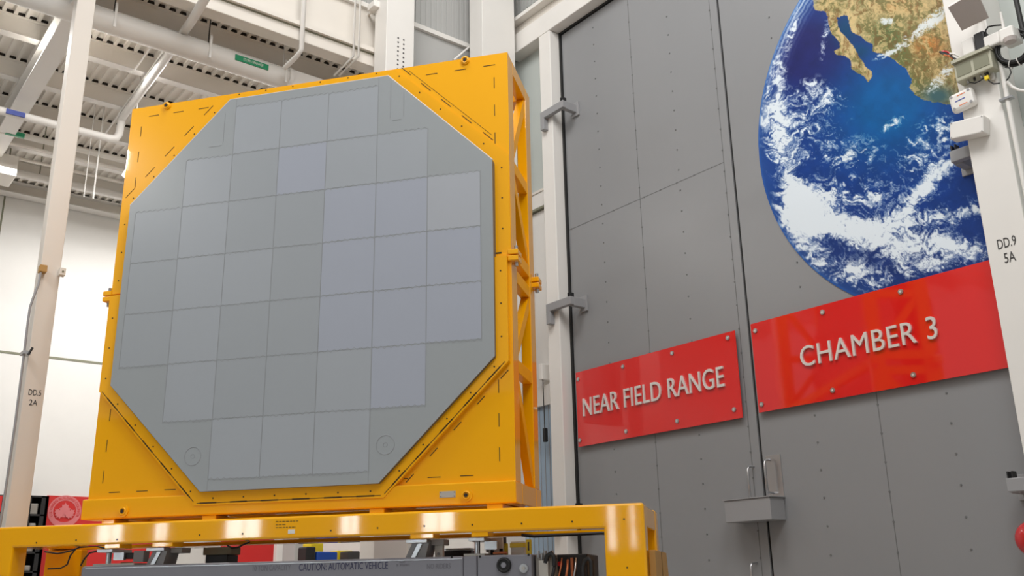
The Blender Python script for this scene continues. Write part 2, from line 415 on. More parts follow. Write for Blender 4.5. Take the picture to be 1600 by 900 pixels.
t2 = text_mb('STORM DRAINAGE', MT['sticker'], (e0[0] + .12, 11.584, q[2] - .015), (1, 0, 0), (0, 0, 1), (0, -1, 0), (e1[0] - e0[0]) - .2, .04, .001)
ln.add(t2.v, t2.f, MT['sticker']); tag(ln.build('pipe_label', big), 'green label with white letters')

sp = [hZ(326, -12, 8.88), hZ(300, 32, 8.88), hZ(262, 87, 8.88), hZ(192, 183, 8.88)]
e = sp[-1]; zlow = hY(190, 218, e[1])[2]
rp = list(sp) + [e + np.array((0, .05, -.03)), np.array((e[0], e[1] + .07, e[2] - .1)), np.array((e[0] - .01, e[1] + .07, zlow + .12)), np.array((e[0] - .05, e[1] + .07, zlow + .03)), np.array((e[0] - .15, e[1] + .07, zlow)), np.array((-6, e[1] + .07, zlow))]
t = thing('sprinkler_pipe', rp[5], 'white pipe running diagonally under the roof and turning left at an elbow', 'pipe')
MB().tube(MT['white'], rp, .062, 12).build('pipe', t)
lx0, lx1 = hY(8, 184, e[1])[0], hY(38, 190, e[1])[0]
tag(MB().box(MT['bluel'], lx0, lx1, e[1], e[1] + .07, zlow - .045, zlow + .03).build('pipe_label', t), 'blue label')
for k, (py, r, mm) in enumerate(((206, .05, 'cream'), (222, .03, 'deck'), (243, .03, 'cream'), (266, .07, 'white'))):
    yy = 16.0 + k * .75; z = hY(10, py, yy)[2]
    t = thing('roof_pipe', (1, yy, z), f'pale straight pipe under the far roof, {ords[k]} below the elbowed pipe', 'pipe', 'pipes under the far roof')
    MB().tube(MT[mm], [(-6, yy, z), (9.2, yy, z)], r, 10).build('pipe', t)
    MB().tube(MT['vent'], [(hY(68, 230, yy)[0], yy, z + r), (hY(68, 230, yy)[0], yy, ZD)], .01, 6).build('hanger', t)
    if k == 0: tag(MB().box(MT['green'], hY(8, 206, yy)[0], hY(38, 210, yy)[0], yy - .06, yy, z - .05, z + .02).build('pipe_label', t), 'green label')
# conduits diagonal, drop rods
def rod(name, a, b_, r, lab, cat='conduit', m='white', group=None):
    return tag(MB().tube(MT[m], [a, b_], r, 8).build(name), lab, cat, group)
rod('conduit', hZ(263, 70, 8.95), hZ(162, 212, 8.95), .018, 'thin white conduit beside the diagonal pipe under the roof')
rod('conduit', hZ(246, 60, 8.97), hZ(208, 112, 8.97), .014, 'short thin conduit left of the diagonal pipe')
for a_, lab in ((474, 'white pipe standing in front of the upper wall, thicker than its neighbours'),):
    y0 = 11.0; p = hY(a_, 0, y0); p2 = hY(471, 78, y0)
    t = thing('riser_pipe', (p2[0], y0, p2[2]), lab, 'pipe')
    MB().tube(MT['white'], [(p[0], y0, 13), (p2[0], y0, p2[2]), (p2[0] - .02, y0 + .1, p2[2] - .06), tuple(hY(445, 106, 11.4))], .035, 10).build('pipe', t)
for k, px in enumerate((554, 562)):
    y0 = 11.0; p2 = hY(px - 2, 88, y0)
    tag(MB().tube(MT['white'], [(p2[0], y0, 13), (p2[0], y0, p2[2]), tuple(hY(px - 32, 118, 11.5))], .016, 8).build('conduit'),
        f'slim white conduit before the upper wall, {("left", "right")[k]} one of a pair', 'conduit', 'paired conduits by the upper wall')
p = hY(590, 12, 11.0); tag(MB().box(MT['white'], p[0] - .12, p[0] + .04, 10.9, 11.1, p[2] - .06, p[2] + .05, bev=.01).cyl(MT['white'], (p[0] - .02, 11.1, p[2]), (0, 1, 0), .02, .15).build('sensor_box'), 'small white sensor box left of the middle column', 'sensor')
rod('brace_rod', tuple(hY(733, 74, 11.15)), tuple(hY(709, 94, 11.15)), .02, 'short white diagonal rod beside the right corner column', 'rod')
# hanging unit and lamp in the low bay
p = hY(12, 257, 17.0); t = thing('unit_heater', (p[0], 17.2, p[2] - .28), 'boxy grey heater hanging under the far roof at the left edge', 'heater')
a, bq = hY(-40, 250, 17.0)[0], hY(28, 258, 17.0)[0]
MB().box(MT['deck'], a, bq, 17.0, 17.6, hY(10, 272, 17.0)[2], hY(10, 240, 17.0)[2], bev=.01).build('casing', t)
MB().tube(MT['vent'], [(bq - .1, 17.3, hY(10, 245, 17.0)[2]), (bq - .1, 17.3, ZD - .3)], .012, 6).build('hanger', t)
p = hY(197, 266, 14.0); t = thing('pendant_light', (p[0] + .1, 14.0, p[2] - .1), 'glowing white pendant lamp just left of the yellow frame', 'lamp')
MB().cyl(MT['lamp'], (p[0] + .06, 14, p[2] - .08), (0, 0, 1), .11, .12, 16, .06).build('bulb', t)
MB().cyl(MT['white'], (p[0] + .06, 14, p[2] + .05), (0, 0, 1), .06, .1, 16, .03).tube(MT['white'], [(p[0] + .06, 14, p[2] + .14), (p[0] + .06, 14, ZD)], .008, 6).build('housing', t)
for (x, y1, y2) in ((138, 252, 310), (153, 250, 312)):
    a = hY(x, y1, 15.2); tag(MB().tube(MT['white'], [(a[0], 15.2, ZD), (a[0], 15.2, hY(x, y2, 15.2)[2])], .008 if x == 138 else .014, 8).build('drop_rod'),
        f'{"thin" if x == 138 else "thicker"} white rod hanging from the far roof beside the DD.5 column', 'rod')

# ------------------------------------------------------------------ signs on the doors
SY = (0, -1, 0); SZ = (0, 0, 1); SX = (-1, 0, 0)
def sign(lab, y0, y1, z0, z1, text, tx0, tx1, tz0, tz1, bolts, mletter, sp=1.04):
    t = thing('door_sign', (DX - .03, (y0 + y1) / 2, z0), lab, 'sign')
    MB().box(MT['red'], DX - .055, DX - .043, y0, y1, z0, z1, bev=.002).build('sign_panel', t)
    for bt in text_mb(text, MT['letter'], (DX - .057, tx0, tz0), SY, SZ, SX, tx0 - tx1, tz1 - tz0, .022, 0., sp, True): bt.build('letter', t)
    for (y, z) in bolts:
        MB().cyl(MT['steel'], (DX - .068, y, z), (1, 0, 0), .028, .068, 16).cyl(MT['letter'], (DX - .072, y, z), (1, 0, 0), .012, .006, 10).build('standoff_bolt', t)
def onw(px, py): p = hX(px, py, DX - .05); return float(p[1]), float(p[2])
a = [onw(*p) for p in ((899, 583), (1148, 516), (905, 699), (1161, 652))]
y0 = (a[1][0] + a[3][0]) / 2; y1 = (a[0][0] + a[2][0]) / 2; z1 = (a[0][1] + a[1][1]) / 2; z0 = (a[2][1] + a[3][1]) / 2
n0, n1 = onw(914, 651), onw(1134, 604); n2 = onw(911, 624); n3 = onw(1130, 571)
sign('glossy red sign reading NEAR FIELD RANGE on the left chamber door', y0, y1, z0, z1, 'NEAR FIELD RANGE', n0[0] + .01, n1[0], (n0[1] + n1[1]) / 2, (n2[1] + n3[1]) / 2,
     [onw(*p) for p in ((904, 593), (974, 573), (1051, 552), (1138, 528), (907, 688), (979, 674), (1059, 658), (1148, 640))], 'letter')
a = [onw(*p) for p in ((1172, 507), (1543, 407), (1187, 645), (1573, 575))]
y1 = (a[0][0] + a[2][0]) / 2; z1 = (a[0][1] + a[1][1]) / 2; z0 = (a[2][1] + a[3][1]) / 2
n0, n1 = onw(1254, 573), onw(1470, 530); n2 = onw(1300, 533); n3 = onw(1464, 491)
sign('glossy red sign reading CHAMBER 3 on the right chamber door', 3.70, y1, z0, z1, 'CHAMBER 3', n0[0], n1[0] + .01, (n0[1] + n1[1]) / 2, (n2[1] + n3[1]) / 2,
     [onw(*p) for p in ((1181, 517), (1286, 488), (1408, 456), (1191, 632), (1302, 610), (1428, 586))], 'letter', 1.06)

# ------------------------------------------------------------------ Earth picture on the right leaf
def vnoise(p, seed):
    r = np.random.RandomState(seed); G = r.rand(256, 256); xi = np.floor(p).astype(int); f = p - xi; f = f * f * (3 - 2 * f)
    a = lambda i, j: G[(xi[:, 0] + i) % 256, (xi[:, 1] + j) % 256]
    return (a(0, 0) * (1 - f[:, 0]) + a(1, 0) * f[:, 0]) * (1 - f[:, 1]) + (a(0, 1) * (1 - f[:, 0]) + a(1, 1) * f[:, 0]) * f[:, 1]
def fbm(p, seed, o=5, g=.55):
    s = 0; a = 1; t = 0
    for k in range(o): s = s + a * vnoise(p * 2 ** k + 37 * k, seed + k); t += a; a *= g
    return s / t
def inside(P, poly):
    x, y = P[:, 0], P[:, 1]; c = np.zeros(len(P), bool); n = len(poly)
    for i in range(n):
        x0, y0 = poly[i]; x1, y1 = poly[i - 1]
        if y0 == y1: continue
        k = (y0 > y) != (y1 > y); c ^= k & (x < (x1 - x0) * (y - y0) / (y1 - y0) + x0)
    return c
EC = (3.932, 6.394); ER = 2.447
ys = np.linspace(3.70, 6.39, 330); th = None
NY, NZ = 330, 560
vv = []
yy = np.linspace(3.70, EC[0] + ER, NY)
for y in yy:
    h = math.sqrt(max(0, ER ** 2 - (y - EC[0]) ** 2)); h = max(h, .004)
    for k in range(NZ): vv.append((y, EC[1] - h + 2 * h * k / (NZ - 1)))
vv = np.array(vv); vv = vv
XW = np.c_[np.full(len(vv), DX - .008), vv]
C_ = (XW - EYE) @ RR; PXY = np.c_[800 - FPX * C_[:, 0] / C_[:, 2], 450 + FPX * C_[:, 1] / C_[:, 2]]
wob = np.c_[fbm(PXY / 9, 3) - .5, fbm(PXY / 9, 13) - .5] * 9
land = [(1268, -10), (1273, 15), (1285, 18), (1291, 20), (1294, 33), (1298, 50), (1304, 58), (1311, 66), (1312, 75), (1303, 79), (1308, 85), (1320, 88), (1330, 95), (1331, 108), (1345, 117), (1352, 121), (1357, 127), (1364, 118), (1362, 112), (1352, 105), (1347, 95), (1341, 83), (1334, 75), (1326, 63), (1319, 54), (1311, 48), (1309, 38), (1308, 28), (1316, 24), (1323, 25), (1327, 37), (1331, 50), (1346, 57), (1352, 65), (1363, 69), (1364, 80), (1385, 87), (1400, 97), (1416, 108), (1424, 124), (1422, 140), (1430, 148), (1445, 157), (1462, 160), (1490, 165), (1560, 175), (1620, 150), (1600, -200), (1230, -200)]
L = inside(PXY + wob * .55, land)
# colour fields laid on the print
def mixc(a, b_, t): t = np.clip(t, 0, 1)[:, None]; return a * (1 - t) + b_ * t
def blob(cx, cy, rx, ry, ang=0):
    a = math.radians(ang); dx = PXY[:, 0] - cx; dy = PXY[:, 1] - cy
    u_ = (dx * math.cos(a) + dy * math.sin(a)) / rx; v_ = (-dx * math.sin(a) + dy * math.cos(a)) / ry
    return np.exp(-(u_ ** 2 + v_ ** 2))
c3 = lambda r, g, b_: np.array([r, g, b_], float)
n1 = fbm(PXY / 60, 21); n2 = fbm(PXY / 14 + wob * .1, 31)
ocean = np.tile(c3(20, 58, 132), (len(vv), 1))
ocean = mixc(ocean, c3(30, 34, 98), blob(1265, 85, 70, 62) * 1.4)
ocean = mixc(ocean, c3(0, 86, 150), blob(1390, 165, 75, 85, 60) * 1.25)
ocean = mixc(ocean, c3(0, 68, 108), blob(1322, 45, 22, 26) * .9 + blob(1345, 80, 18, 12) * .8)
ocean = mixc(ocean, c3(30, 52, 112), blob(1400, 400, 160, 60) * .9)
ocean = ocean * (.9 + .2 * n2[:, None])
ld = np.tile(c3(176, 160, 112), (len(vv), 1))
ld = mixc(ld, c3(196, 178, 128), blob(1330, 70, 24, 70) * 1.1)
ld = mixc(ld, c3(92, 108, 62), blob(1385, 55, 26, 24) * 1.3 + blob(1412, 88, 20, 20) * 1.2 + blob(1428, 130, 18, 24) * 1.4)
ld = mixc(ld, c3(190, 124, 60), blob(1450, 72, 24, 20) * 1.1 + blob(1405, 10, 30, 10) * .5)
ld = mixc(ld, c3(136, 118, 72), blob(1450, 110, 30, 22))
lw = np.c_[fbm(PXY / 20, 203) - .5, fbm(PXY / 20, 213) - .5] * 34
l1 = fbm((PXY + lw) / 9, 77, 5, .65); l2 = fbm((PXY * [1, .55] + lw) / 5, 87, 5, .65)
ld = mixc(ld, c3(104, 104, 58), np.clip((l1 - .47) * 6, 0, .75)); ld = mixc(ld, c3(214, 186, 132), np.clip((l2 - .53) * 7, 0, .7)); ld = mixc(ld, c3(120, 84, 44), np.clip((.44 - l2) * 6, 0, .6))
ld = mixc(ld, c3(60, 92, 96), blob(1465, 150, 26, 16) * 1.1)
col = np.where(L[:, None], ld, ocean)
# clouds: dense and wispy fields
big_w = np.c_[fbm(PXY / 34, 103) - .5, fbm(PXY / 34, 113) - .5] * 60 + np.c_[fbm(PXY / 12, 123) - .5, fbm(PXY / 12, 133) - .5] * 16
PW = PXY + big_w
stretch = lambda ang, sx, sy, sd: fbm(np.c_[(PW[:, 0] * math.cos(math.radians(ang)) + PW[:, 1] * math.sin(math.radians(ang))) / sx + 50, (-PW[:, 0] * math.sin(math.radians(ang)) + PW[:, 1] * math.cos(math.radians(ang))) / sy + 90], sd, 5, .6)
dens = (blob(1212, 190, 22, 70, -5) * .95 + blob(1262, 330, 34, 36, 35) * 1.5 + blob(1240, 300, 18, 36, -15) * 1.1 + blob(1310, 352, 60, 16, 8) * 1.25 + blob(1375, 352, 36, 14, -12) * 1.0
        + blob(1425, 318, 34, 9, -52) * 1.0 + blob(1465, 275, 36, 12, -48) * 1.05 + blob(1490, 335, 60, 12, -12) * .9 + blob(1470, 385, 70, 20, 10) * 1.0 + blob(1385, 385, 55, 16, 15) * .75
        + blob(1290, 150, 42, 20, 30) * .6 + blob(1250, 200, 45, 50, 30) * .62 + blob(1325, 235, 45, 26, 0) * .6 + blob(1340, 300, 60, 24, -10) * .45 + blob(1335, 430, 50, 22, 20) * .75
        + blob(1255, 375, 20, 50, -30) * .7 + blob(1420, 420, 60, 14, -8) * .65 + blob(1290, 55, 7, 45, 10) * .55 + blob(1470, 205, 40, 30, -30) * .5 + blob(1400, 190, 24, 8, -35) * .55
        + blob(1240, 40, 6, 40, 12) * .55 + blob(1218, 100, 16, 50, 15) * .5 + blob(1440, 240, 36, 30, -45) * .4 + blob(1400, 320, 180, 90, 0) * .26)
tex = .6 * stretch(-30, 18, 7, 51) + .4 * stretch(40, 22, 9, 61)
fine = .5 * stretch(-35, 9, 3.2, 71) + .5 * stretch(20, 10, 3.4, 81)
cl = np.clip((dens * 1.05 + (tex - .5) * 3.0 * np.clip(dens * 2.2, .2, 1) + (fine - .5) * 2.6 * np.clip(dens * 2.5, .2, 1) - .36) * 1.35, 0, 1) ** 1.1
cl[L] *= .25
strk = blob(1440, 45, 62, 9, -38) * .8 + blob(1468, 22, 40, 7, -40) * .8 + blob(1388, 83, 22, 3.5, -22) * 1.3 + blob(1385, 33, 12, 6) * .9 + blob(1462, 130, 30, 10, -45) * .7 + blob(1480, 110, 16, 8, -70) * .6
cl = np.maximum(cl, np.clip((strk * .8 + (1.5 * stretch(60, 5, 2.2, 95) - .75) * np.clip(strk * 2, 0, 1) + (stretch(-40, 22, 3.2, 91) - .5) * 2.6 * np.clip(strk * 2, 0, 1) - .36) * 1.7, 0, .85))
rr = np.hypot(vv[:, 0] - EC[0], vv[:, 1] - EC[1]) / ER
atm = np.clip((rr - .86) / .14, 0, 1) ** 1.6 * np.clip((7.6 - vv[:, 1]) * 0 + 1, 0, 1)
hi = np.clip((230 - PXY[:, 1]) / 200, 0, 1)
col = mixc(col, c3(92, 138, 196), atm * .55 * (.4 + hi))
limb = np.clip((np.sin(rr * 260 + wob[:, 0] * .6) * .5 + .5) * atm * hi * 1.0, 0, .75)
col = mixc(col, c3(226, 236, 244), np.maximum(cl, limb))
col = mixc(col, c3(40, 92, 168), np.clip((rr - .985) / .015, 0, 1) * .8)
col = col / 255.; lin = np.where(col <= .04045, col / 12.92, ((col + .055) / 1.055) ** 2.4)
me = bpy.data.meshes.new('earth_picture')
org = np.array((DX, 4.9, EC[1] - ER))
back = XW + np.array((.008, 0, 0))
fs = [(i * NZ + k, i * NZ + k + 1, (i + 1) * NZ + k + 1, (i + 1) * NZ + k) for i in range(NY - 1) for k in range(NZ - 1)]
NT = len(XW)
edge = [i * NZ for i in range(NY)] + [(NY - 1) * NZ + k for k in range(1, NZ)] + [i * NZ + NZ - 1 for i in range(NY - 2, -1, -1)] + [k for k in range(NZ - 2, 0, -1)]
rim_v = [tuple(back[i] - org) for i in edge]
fs += [(edge[j], edge[(j + 1) % len(edge)], NT + (j + 1) % len(edge), NT + j) for j in range(len(edge))]
me.from_pydata([tuple(v) for v in (XW - org)] + rim_v, [], fs)
ca = me.color_attributes.new('print', 'FLOAT_COLOR', 'POINT')
allc = np.ones((NT + len(edge), 4)); allc[:NT, :3] = lin; allc[NT:, :3] = lin[edge]
ca.data.foreach_set('color', allc.astype(np.float32).ravel())
em = mat('printed_vinyl', (255, 255, 255), .45, var=0., spec=.2); nt = em.node_tree
at = nt.nodes.new('ShaderNodeVertexColor'); at.layer_name = 'print'
nt.links.new(at.outputs[0], nt.nodes['Principled BSDF'].inputs['Base Color']); me.materials.append(em); me.update()
eo = bpy.data.objects.new('earth_picture', me); COL.objects.link(eo); eo.location = tuple(org)
tag(eo, 'large round printed picture of the blue Earth with white clouds on the right chamber door', 'wall picture')

# ------------------------------------------------------------------ right column and its equipment
CX = DX - .38
t = thing('steel_column', (CX + .2, 3.2, 0), 'wide white column at the right edge, marked DD.9 5A', 'column')
yl = hX(1478, 34, CX)[1]; yr = hX(1556, 200, CX)[1]
print('right col', yl, hX(1592, 675, CX)[1], yr)
MB().box(MT['white'], CX, DX + .02, hX(1573, 200, CX)[1], yl, 0, 14, bev=.01).build('shaft', t)
m2 = MB()
for k, (px0, px1, py, h) in enumerate(((1559, 1588, 385, .11), (1570, 1587, 408, .11))):
    a = hX(px0, py, CX); bq = hX(px1, py - 7, CX); 
    g = text_mb(('DD.9', '5A')[k], MT['ink'], (CX - .001, a[1], (a[2] + bq[2]) / 2 - .03), SY, SZ, SX, a[1] - bq[1], .095, .002); m2.add(g.v, g.f, MT['ink'])
m2.build('marking', t)

def cbox(name, lab, cat, pxs, depth, m, x=None, rot=0., extra=None, bev=.01):
    """box on the column front face from the photo's corner rows"""
    x = CX if x is None else x
    P = [hX(px, py, x - depth) for px, py in pxs]          # TL, TR, BR, BL
    y1 = (P[0][1] + P[3][1]) / 2; y0 = (P[1][1] + P[2][1]) / 2; zc = sum(p[2] for p in P) / 4
    h = ((P[0][2] - P[3][2]) + (P[1][2] - P[2][2])) / 2; yc = (y0 + y1) / 2
    sl = math.atan2(((P[0][2] + P[3][2]) - (P[1][2] + P[2][2])) / 2, (y1 - y0)) if rot is None else rot
    c_, s_ = math.cos(sl), math.sin(sl)
    F = lambda a, b_, c: np.array((a, yc + b_ * c_ - c * s_, zc + b_ * s_ + c * c_))
    t = thing(name, (x, yc, zc - h / 2), lab, cat)
    MB().box(MT[m], x - depth, x, -(y1 - y0) / 2, (y1 - y0) / 2, -h / 2, h / 2, F, bev=bev).build('housing', t)
    return t, F, (y1 - y0) / 2, h / 2, x - depth
t, F, hw, hh, xf = cbox('junction_box', 'wide beige box with two vents high on the right column', 'equipment box', ((1488, 100), (1546, 79), (1553, 105), (1495, 128)), .14, 'graybox')
MB().box(MT['vent'], xf - .004, xf, -hw * .85, -hw * .06, -hh * .55, hh * .7, F).build('vent_panel', t)
MB().box(MT['vent'], xf - .004, xf, hw * .1, hw * .88, -hh * .55, hh * .7, F).build('vent_panel', t)
MB().box(MT['graybox'], xf - .03, CX, -hw * 1.03, hw * 1.03, hh, hh + .03, F).build('lid', t)
for k in range(4): MB().cyl(MT['black' if k % 2 else 'steel'], F(xf + .05, hw * (.5 - .35 * k), -hh), (0, 0, -1), .012, .03, 8).build('connector', t)
t, F, hw, hh, xf = cbox('wireless_unit', 'rounded white box with orange and blue marks on the right column', 'wireless unit', ((1480, 151), (1516, 133), (1524, 160), (1487, 177)), .09, 'white', rot=None, bev=.03)
for sy, sz in ((-1, -1), (-1, 1), (1, -1), (1, 1)): MB().cyl(MT['hinge'], F(xf - .003, hw * .72 * sy, hh * .68 * sz), (1, 0, 0), .014, .004, 12).build('screw', t)
g = MB().box(MT['orange'], xf - .002, xf, -.05, .03, hh * .5, hh * .58, F).box(MT['orange'], xf - .002, xf, -.05, .03, -hh * .62, -hh * .54, F).box(MT['bluel'], xf - .002, xf, -.04, .06, -.004, .006, F)
g.build('printed_marks', t)
t, F, hw, hh, xf = cbox('junction_box', 'plain long white box below the rounded one on the right column', 'equipment box', ((1480, 192), (1534, 181), (1540, 204), (1487, 218)), .13, 'white', rot=None)
for sy, sz in ((-1, -1), (-1, 1), (1, -1), (1, 1)): MB().cyl(MT['hinge'], F(xf - .003, hw * .9 * sy, hh * .84 * sz), (1, 0, 0), .007, .004, 8).build('screw', t)
# flat tilted panel antenna
B1, B2 = hX(1503, 48, CX - .12), hX(1545, 28, CX - .12); T1, T2 = hX(1481, 12, CX - .36), hX(1526, -14, CX - .36)
t = thing('panel_antenna', (CX - .1, (B1[1] + B2[1]) / 2, B1[2]), 'square flat antenna tilted downward at the top of the right column', 'antenna')
nn = _n(np.cross(B2 - B1, T1 - B1)); nn = nn if nn[0] > 0 else -nn
MB().prism(MT['brownplate'], [B1, B2, T2, T1], None, nn * .012).prism(MT['white'], [B1 + nn * .012, B2 + nn * .012, T2 + nn * .012, T1 + nn * .012], None, nn * .03).build('plate', t)  # brownish underside layer carries its shade in the colour; back stays white
MB().tube(MT['white'], [(B1 + B2 + T1 + T2) / 4 + nn * .04, (CX, (B1[1] + B2[1]) / 2, B1[2] + .12)], .02, 8).build('mount_arm', t)
# conduits running down the column
ya = hX(1572, 150, CX - .05)[1]
t = thing('conduit', (CX - .05, ya, 0), 'white conduit running down the face of the right column', 'conduit')
MB().tube(MT['white'], [(CX - .03, ya, 0), (CX - .03, ya, hX(1560, 60, CX - .03)[2])], .022, 10).build('pipe', t)
g = MB()
for py in (155,): 
    p = hX(1570, py, CX - .05); g.box(MT['steel'], CX - .065, CX, p[1] - .07, p[1] + .05, p[2] - .008, p[2] + .012)
g.build('strap', t)
ya2 = hX(1563, 150, CX - .05)[1] + .03
tag(MB().tube(MT['white'], [(CX - .03, ya2 + .01, hX(1567, 120, CX)[2]), (CX - .03, ya2 + .01, hX(1555, 70, CX)[2])], .018, 10).build('conduit'), 'short white conduit under the small white head on the right column', 'conduit')
tag(MB().tube(MT['white'], [hX(x, y, CX - .05) for x, y in ((1574, 128), (1582, 136), (1592, 141), (1606, 142), (1625, 140))], .014, 8).build('cable'), 'thick white cable curving off the conduit to the right edge', 'cable')
# small white head, black power brick, small white box, white mast, coil, cables
def cblob(name, lab, cat, px, py, hw, hh, d, m, bev=.012, x=None, hd=None):
    x = CX if x is None else x; p = hX(px, py, x - d)
    return tag(MB().box(MT[m], x - d, x if hd is None else x - d + hd, p[1] - hw, p[1] + hw, p[2] - hh, p[2] + hh, bev=bev).build(name), lab, cat)
cblob('junction_box', 'small white square box on top of the conduit beside the black power unit', 'equipment box', 1549, 62, .075, .062, .13, 'white', .015)
cblob('power_adapter', 'black power unit above the beige box', 'power unit', 1531, 66, .05, .11, .12, 'black')
cblob('junction_box', 'small white box above the left vent of the beige box', 'equipment box', 1512, 72, .06, .085, .08, 'white')
t = thing('camera_head', hX(1575, 70, CX - .1), 'white camera head with a short upright antenna on the right column', 'camera')
p = hX(1573, 52, CX - .16); MB().box(MT['white'], CX - .2, CX, p[1] - .075, p[1] + .06, p[2] - .09, p[2] + .05, bev=.02).build('housing', t)
MB().tube(MT['white'], [(CX - .15, p[1] + .02, p[2] + .03), (CX - .15, p[1] + .02, p[2] + .24)], [.016, .012], 10).build('antenna', t)
MB().cyl(MT['brownplate'], (CX - .19, p[1] - .03, p[2] - .12), (0, 0, 1), .05, .04, 16, .06).build('lens_cover', t)
cc = hX(1583, 76, CX - .06); g = MB()
for k in range(4): g.ring(MT['black'], (CX - .03 - .012 * k, cc[1] - .01 * (k % 2), cc[2] + .006 * k), (1, .1, .05), .155 - .012 * (k % 3), .014, 32)
for a in (-1.9, -1.4): g.ring(MT['white'], (CX - .05, cc[1] - math.cos(a) * .15, cc[2] + math.sin(a) * .15), (0, math.sin(a), math.cos(a)), .045, .005, 12)
tag(g.build('cable_coil'), 'coil of black cable tied up on the right column', 'cable coil')
def cable(lab, pts, r, m='black', d=.09): return tag(MB().tube(MT[m], [hX(x, y, CX - d) for x, y in pts], r, 8).build('cable'), lab, 'cable')
cable('black cable arching over the small white fitting', ((1541, 56), (1540, 48), (1544, 42), (1553, 40), (1566, 39)), .008)
cable('black cable with a yellow tag looping below the beige box', ((1538, 112), (1541, 120), (1546, 127), (1553, 131), (1562, 130)), .007)
cable('dark cable looping right of the conduit below the coil', ((1570, 105), (1577, 106), (1580, 113), (1576, 122), (1572, 126)), .006)
cable('dark thin cable sagging under the left of the beige box', ((1509, 122), (1512, 128), (1523, 130), (1530, 127), (1540, 120)), .006)
cblob('cable_tag', 'small yellow cable tag under the beige box', 'tag', 1541, 121, .02, .02, .11, 'yplast', .004, hd=.03)
for k, (m, a, bq) in enumerate((('black', (1468, 81), (1486, 88)), ('redp', (1472, 80), (1488, 86)), ('ink', (1470, 83), (1494, 93)), ('orange', (1475, 86), (1490, 92)), ('white', (1484, 84), (1498, 88)))):
    tag(MB().tube(MT[m], [hX(*a, CX - .12), hX((a[0] + bq[0]) / 2, (a[1] + bq[1]) / 2 - 2, CX - .12), hX(*bq, CX - .1)], .010, 6).build('loose_wire'),
        f'loose {("black", "red", "dark grey", "orange", "white")[k]} wire end sticking out left of the beige box', 'wire', 'loose wire ends by the beige box')
tag(MB().tube(MT['black'], [hX(1586, -8, CX - .04), hX(1597, 42, CX - .04), hX(1604, 60, CX - .04)], .025, 8).build('cable'), 'thick black cable at the top right corner', 'cable')
# red fire bell at the right edge
p = hX(1606, 842, DX - .3)
t = thing('fire_bell', (DX, p[1], p[2] - .25), 'shiny red bell at the right edge low beside the chamber door', 'bell')
g = MB(); 
for k in range(6): pass
g.tube(MT['redp'], [(DX - .30, p[1], p[2]), (DX - .295, p[1], p[2]), (DX - .27, p[1], p[2]), (DX - .22, p[1], p[2]), (DX - .18, p[1], p[2])], [.02, .07, .12, .15, .155], 24).build('gong', t)
MB().box(MT['redp'], DX - .18, DX + .02, p[1] - .06, p[1] + .06, p[2] - .06, p[2] + .06, bev=.01).build('back_box', t)

# ------------------------------------------------------------------ the yellow transport frame
UL, UR = -6.203, -1.972; ZB, ZT = 2.16, 6.53; FD, RD = 8.0, 8.95
OC = (-4.09, 4.40); HW, HH = 1.962, 2.027; SW, SH = .882, .955
def octo(off=0., du=0., dz=0.):
    k = off * math.tan(math.radians(22.5))
    hw, hh, sw, sh = HW + off, HH + off, SW + k, SH + k
    return [(-sw, hh), (sw, hh), (hw, sh), (hw, -sh), (sw, -hh), (-sw, -hh), (-hw, -sh), (-hw, sh)]
oct_in = [(OC[0] + a, OC[1] + b_) for a, b_ in octo(-.03)]
ZJ = 4.40
fr = thing('transport_frame', P_((UL + UR) / 2, (FD + RD) / 2, ZB), 'tall yellow steel frame around the grey eight-sided panel, standing on the yellow stand', 'frame')
# front plates: upper and lower half around the octagon
tl, tr = (UL, ZT), (UR, ZT)
o = oct_in
up = [(UL, ZJ + .01), (o[7][0], ZJ + .01), o[7], o[0], o[1], o[2], (o[2][0], ZJ + .01), (UR, ZJ + .01), (UR, ZT), (UL, ZT)]
lo = [(UL, ZJ - .02), (UL, ZB + .19), (UR, ZB + .19), (UR, ZJ - .02), (o[3][0], ZJ - .02), o[3], o[4], o[5], o[6], (o[6][0], ZJ - .02)]
def dashes(b, p, q, step=.3, ln=.12, wd=.007, d=FD, m='slot', s0=.08):
    p = np.array(p, float); q = np.array(q, float); Ln = np.linalg.norm(q - p); t = (q - p) / Ln; nv = np.array((-t[1], t[0])) * wd / 2
    s = s0
    while s + ln < Ln:
        a, c = p + t * s, p + t * (s + ln)
        b.prism(MT[m], [P_(*(lambda w: (w[0], d - .002, w[1]))(x)) for x in (a - nv, c - nv, c + nv, a + nv)], None, PN * .0015); s += step
def holes(b, p, q, step=.3, d=FD, s0=.1, r=.008):
    p = np.array(p, float); q = np.array(q, float); Ln = np.linalg.norm(q - p); t = (q - p) / Ln; s = s0
    while s < Ln: a = p + t * s; b.cyl(MT['slot'], P_(a[0], d - .002, a[1]), PN, r, .0025, 8); s += step
IN = .14
b = MB().prism(MT['yellow'], [P_(a, FD, z) for a, z in up], None, PN * .04)
dashes(b, (UL + IN, ZT - .12), (-4.98 - .15, ZT - .12)); dashes(b, (-3.2 + .3, ZT - .12), (UR - .05, ZT - .12))
dashes(b, (UL + IN, ZT - .15), (UL + IN, 5.5)); dashes(b, (UR - IN, ZT - .18), (UR - IN, 5.4)); dashes(b, (UR - .1, 5.3), (UR - .1, ZJ + .03))
b.build('upper_plate', fr)
b = MB().prism(MT['yellow'], [P_(a, FD, z) for a, z in lo], None, PN * .04)
dashes(b, (UL + IN, 3.3), (UL + IN, ZB + .3)); dashes(b, (UR - IN, 3.32), (UR - IN, ZB + .27)); dashes(b, (UR - .1, ZJ - .1), (UR - .1, 3.45))
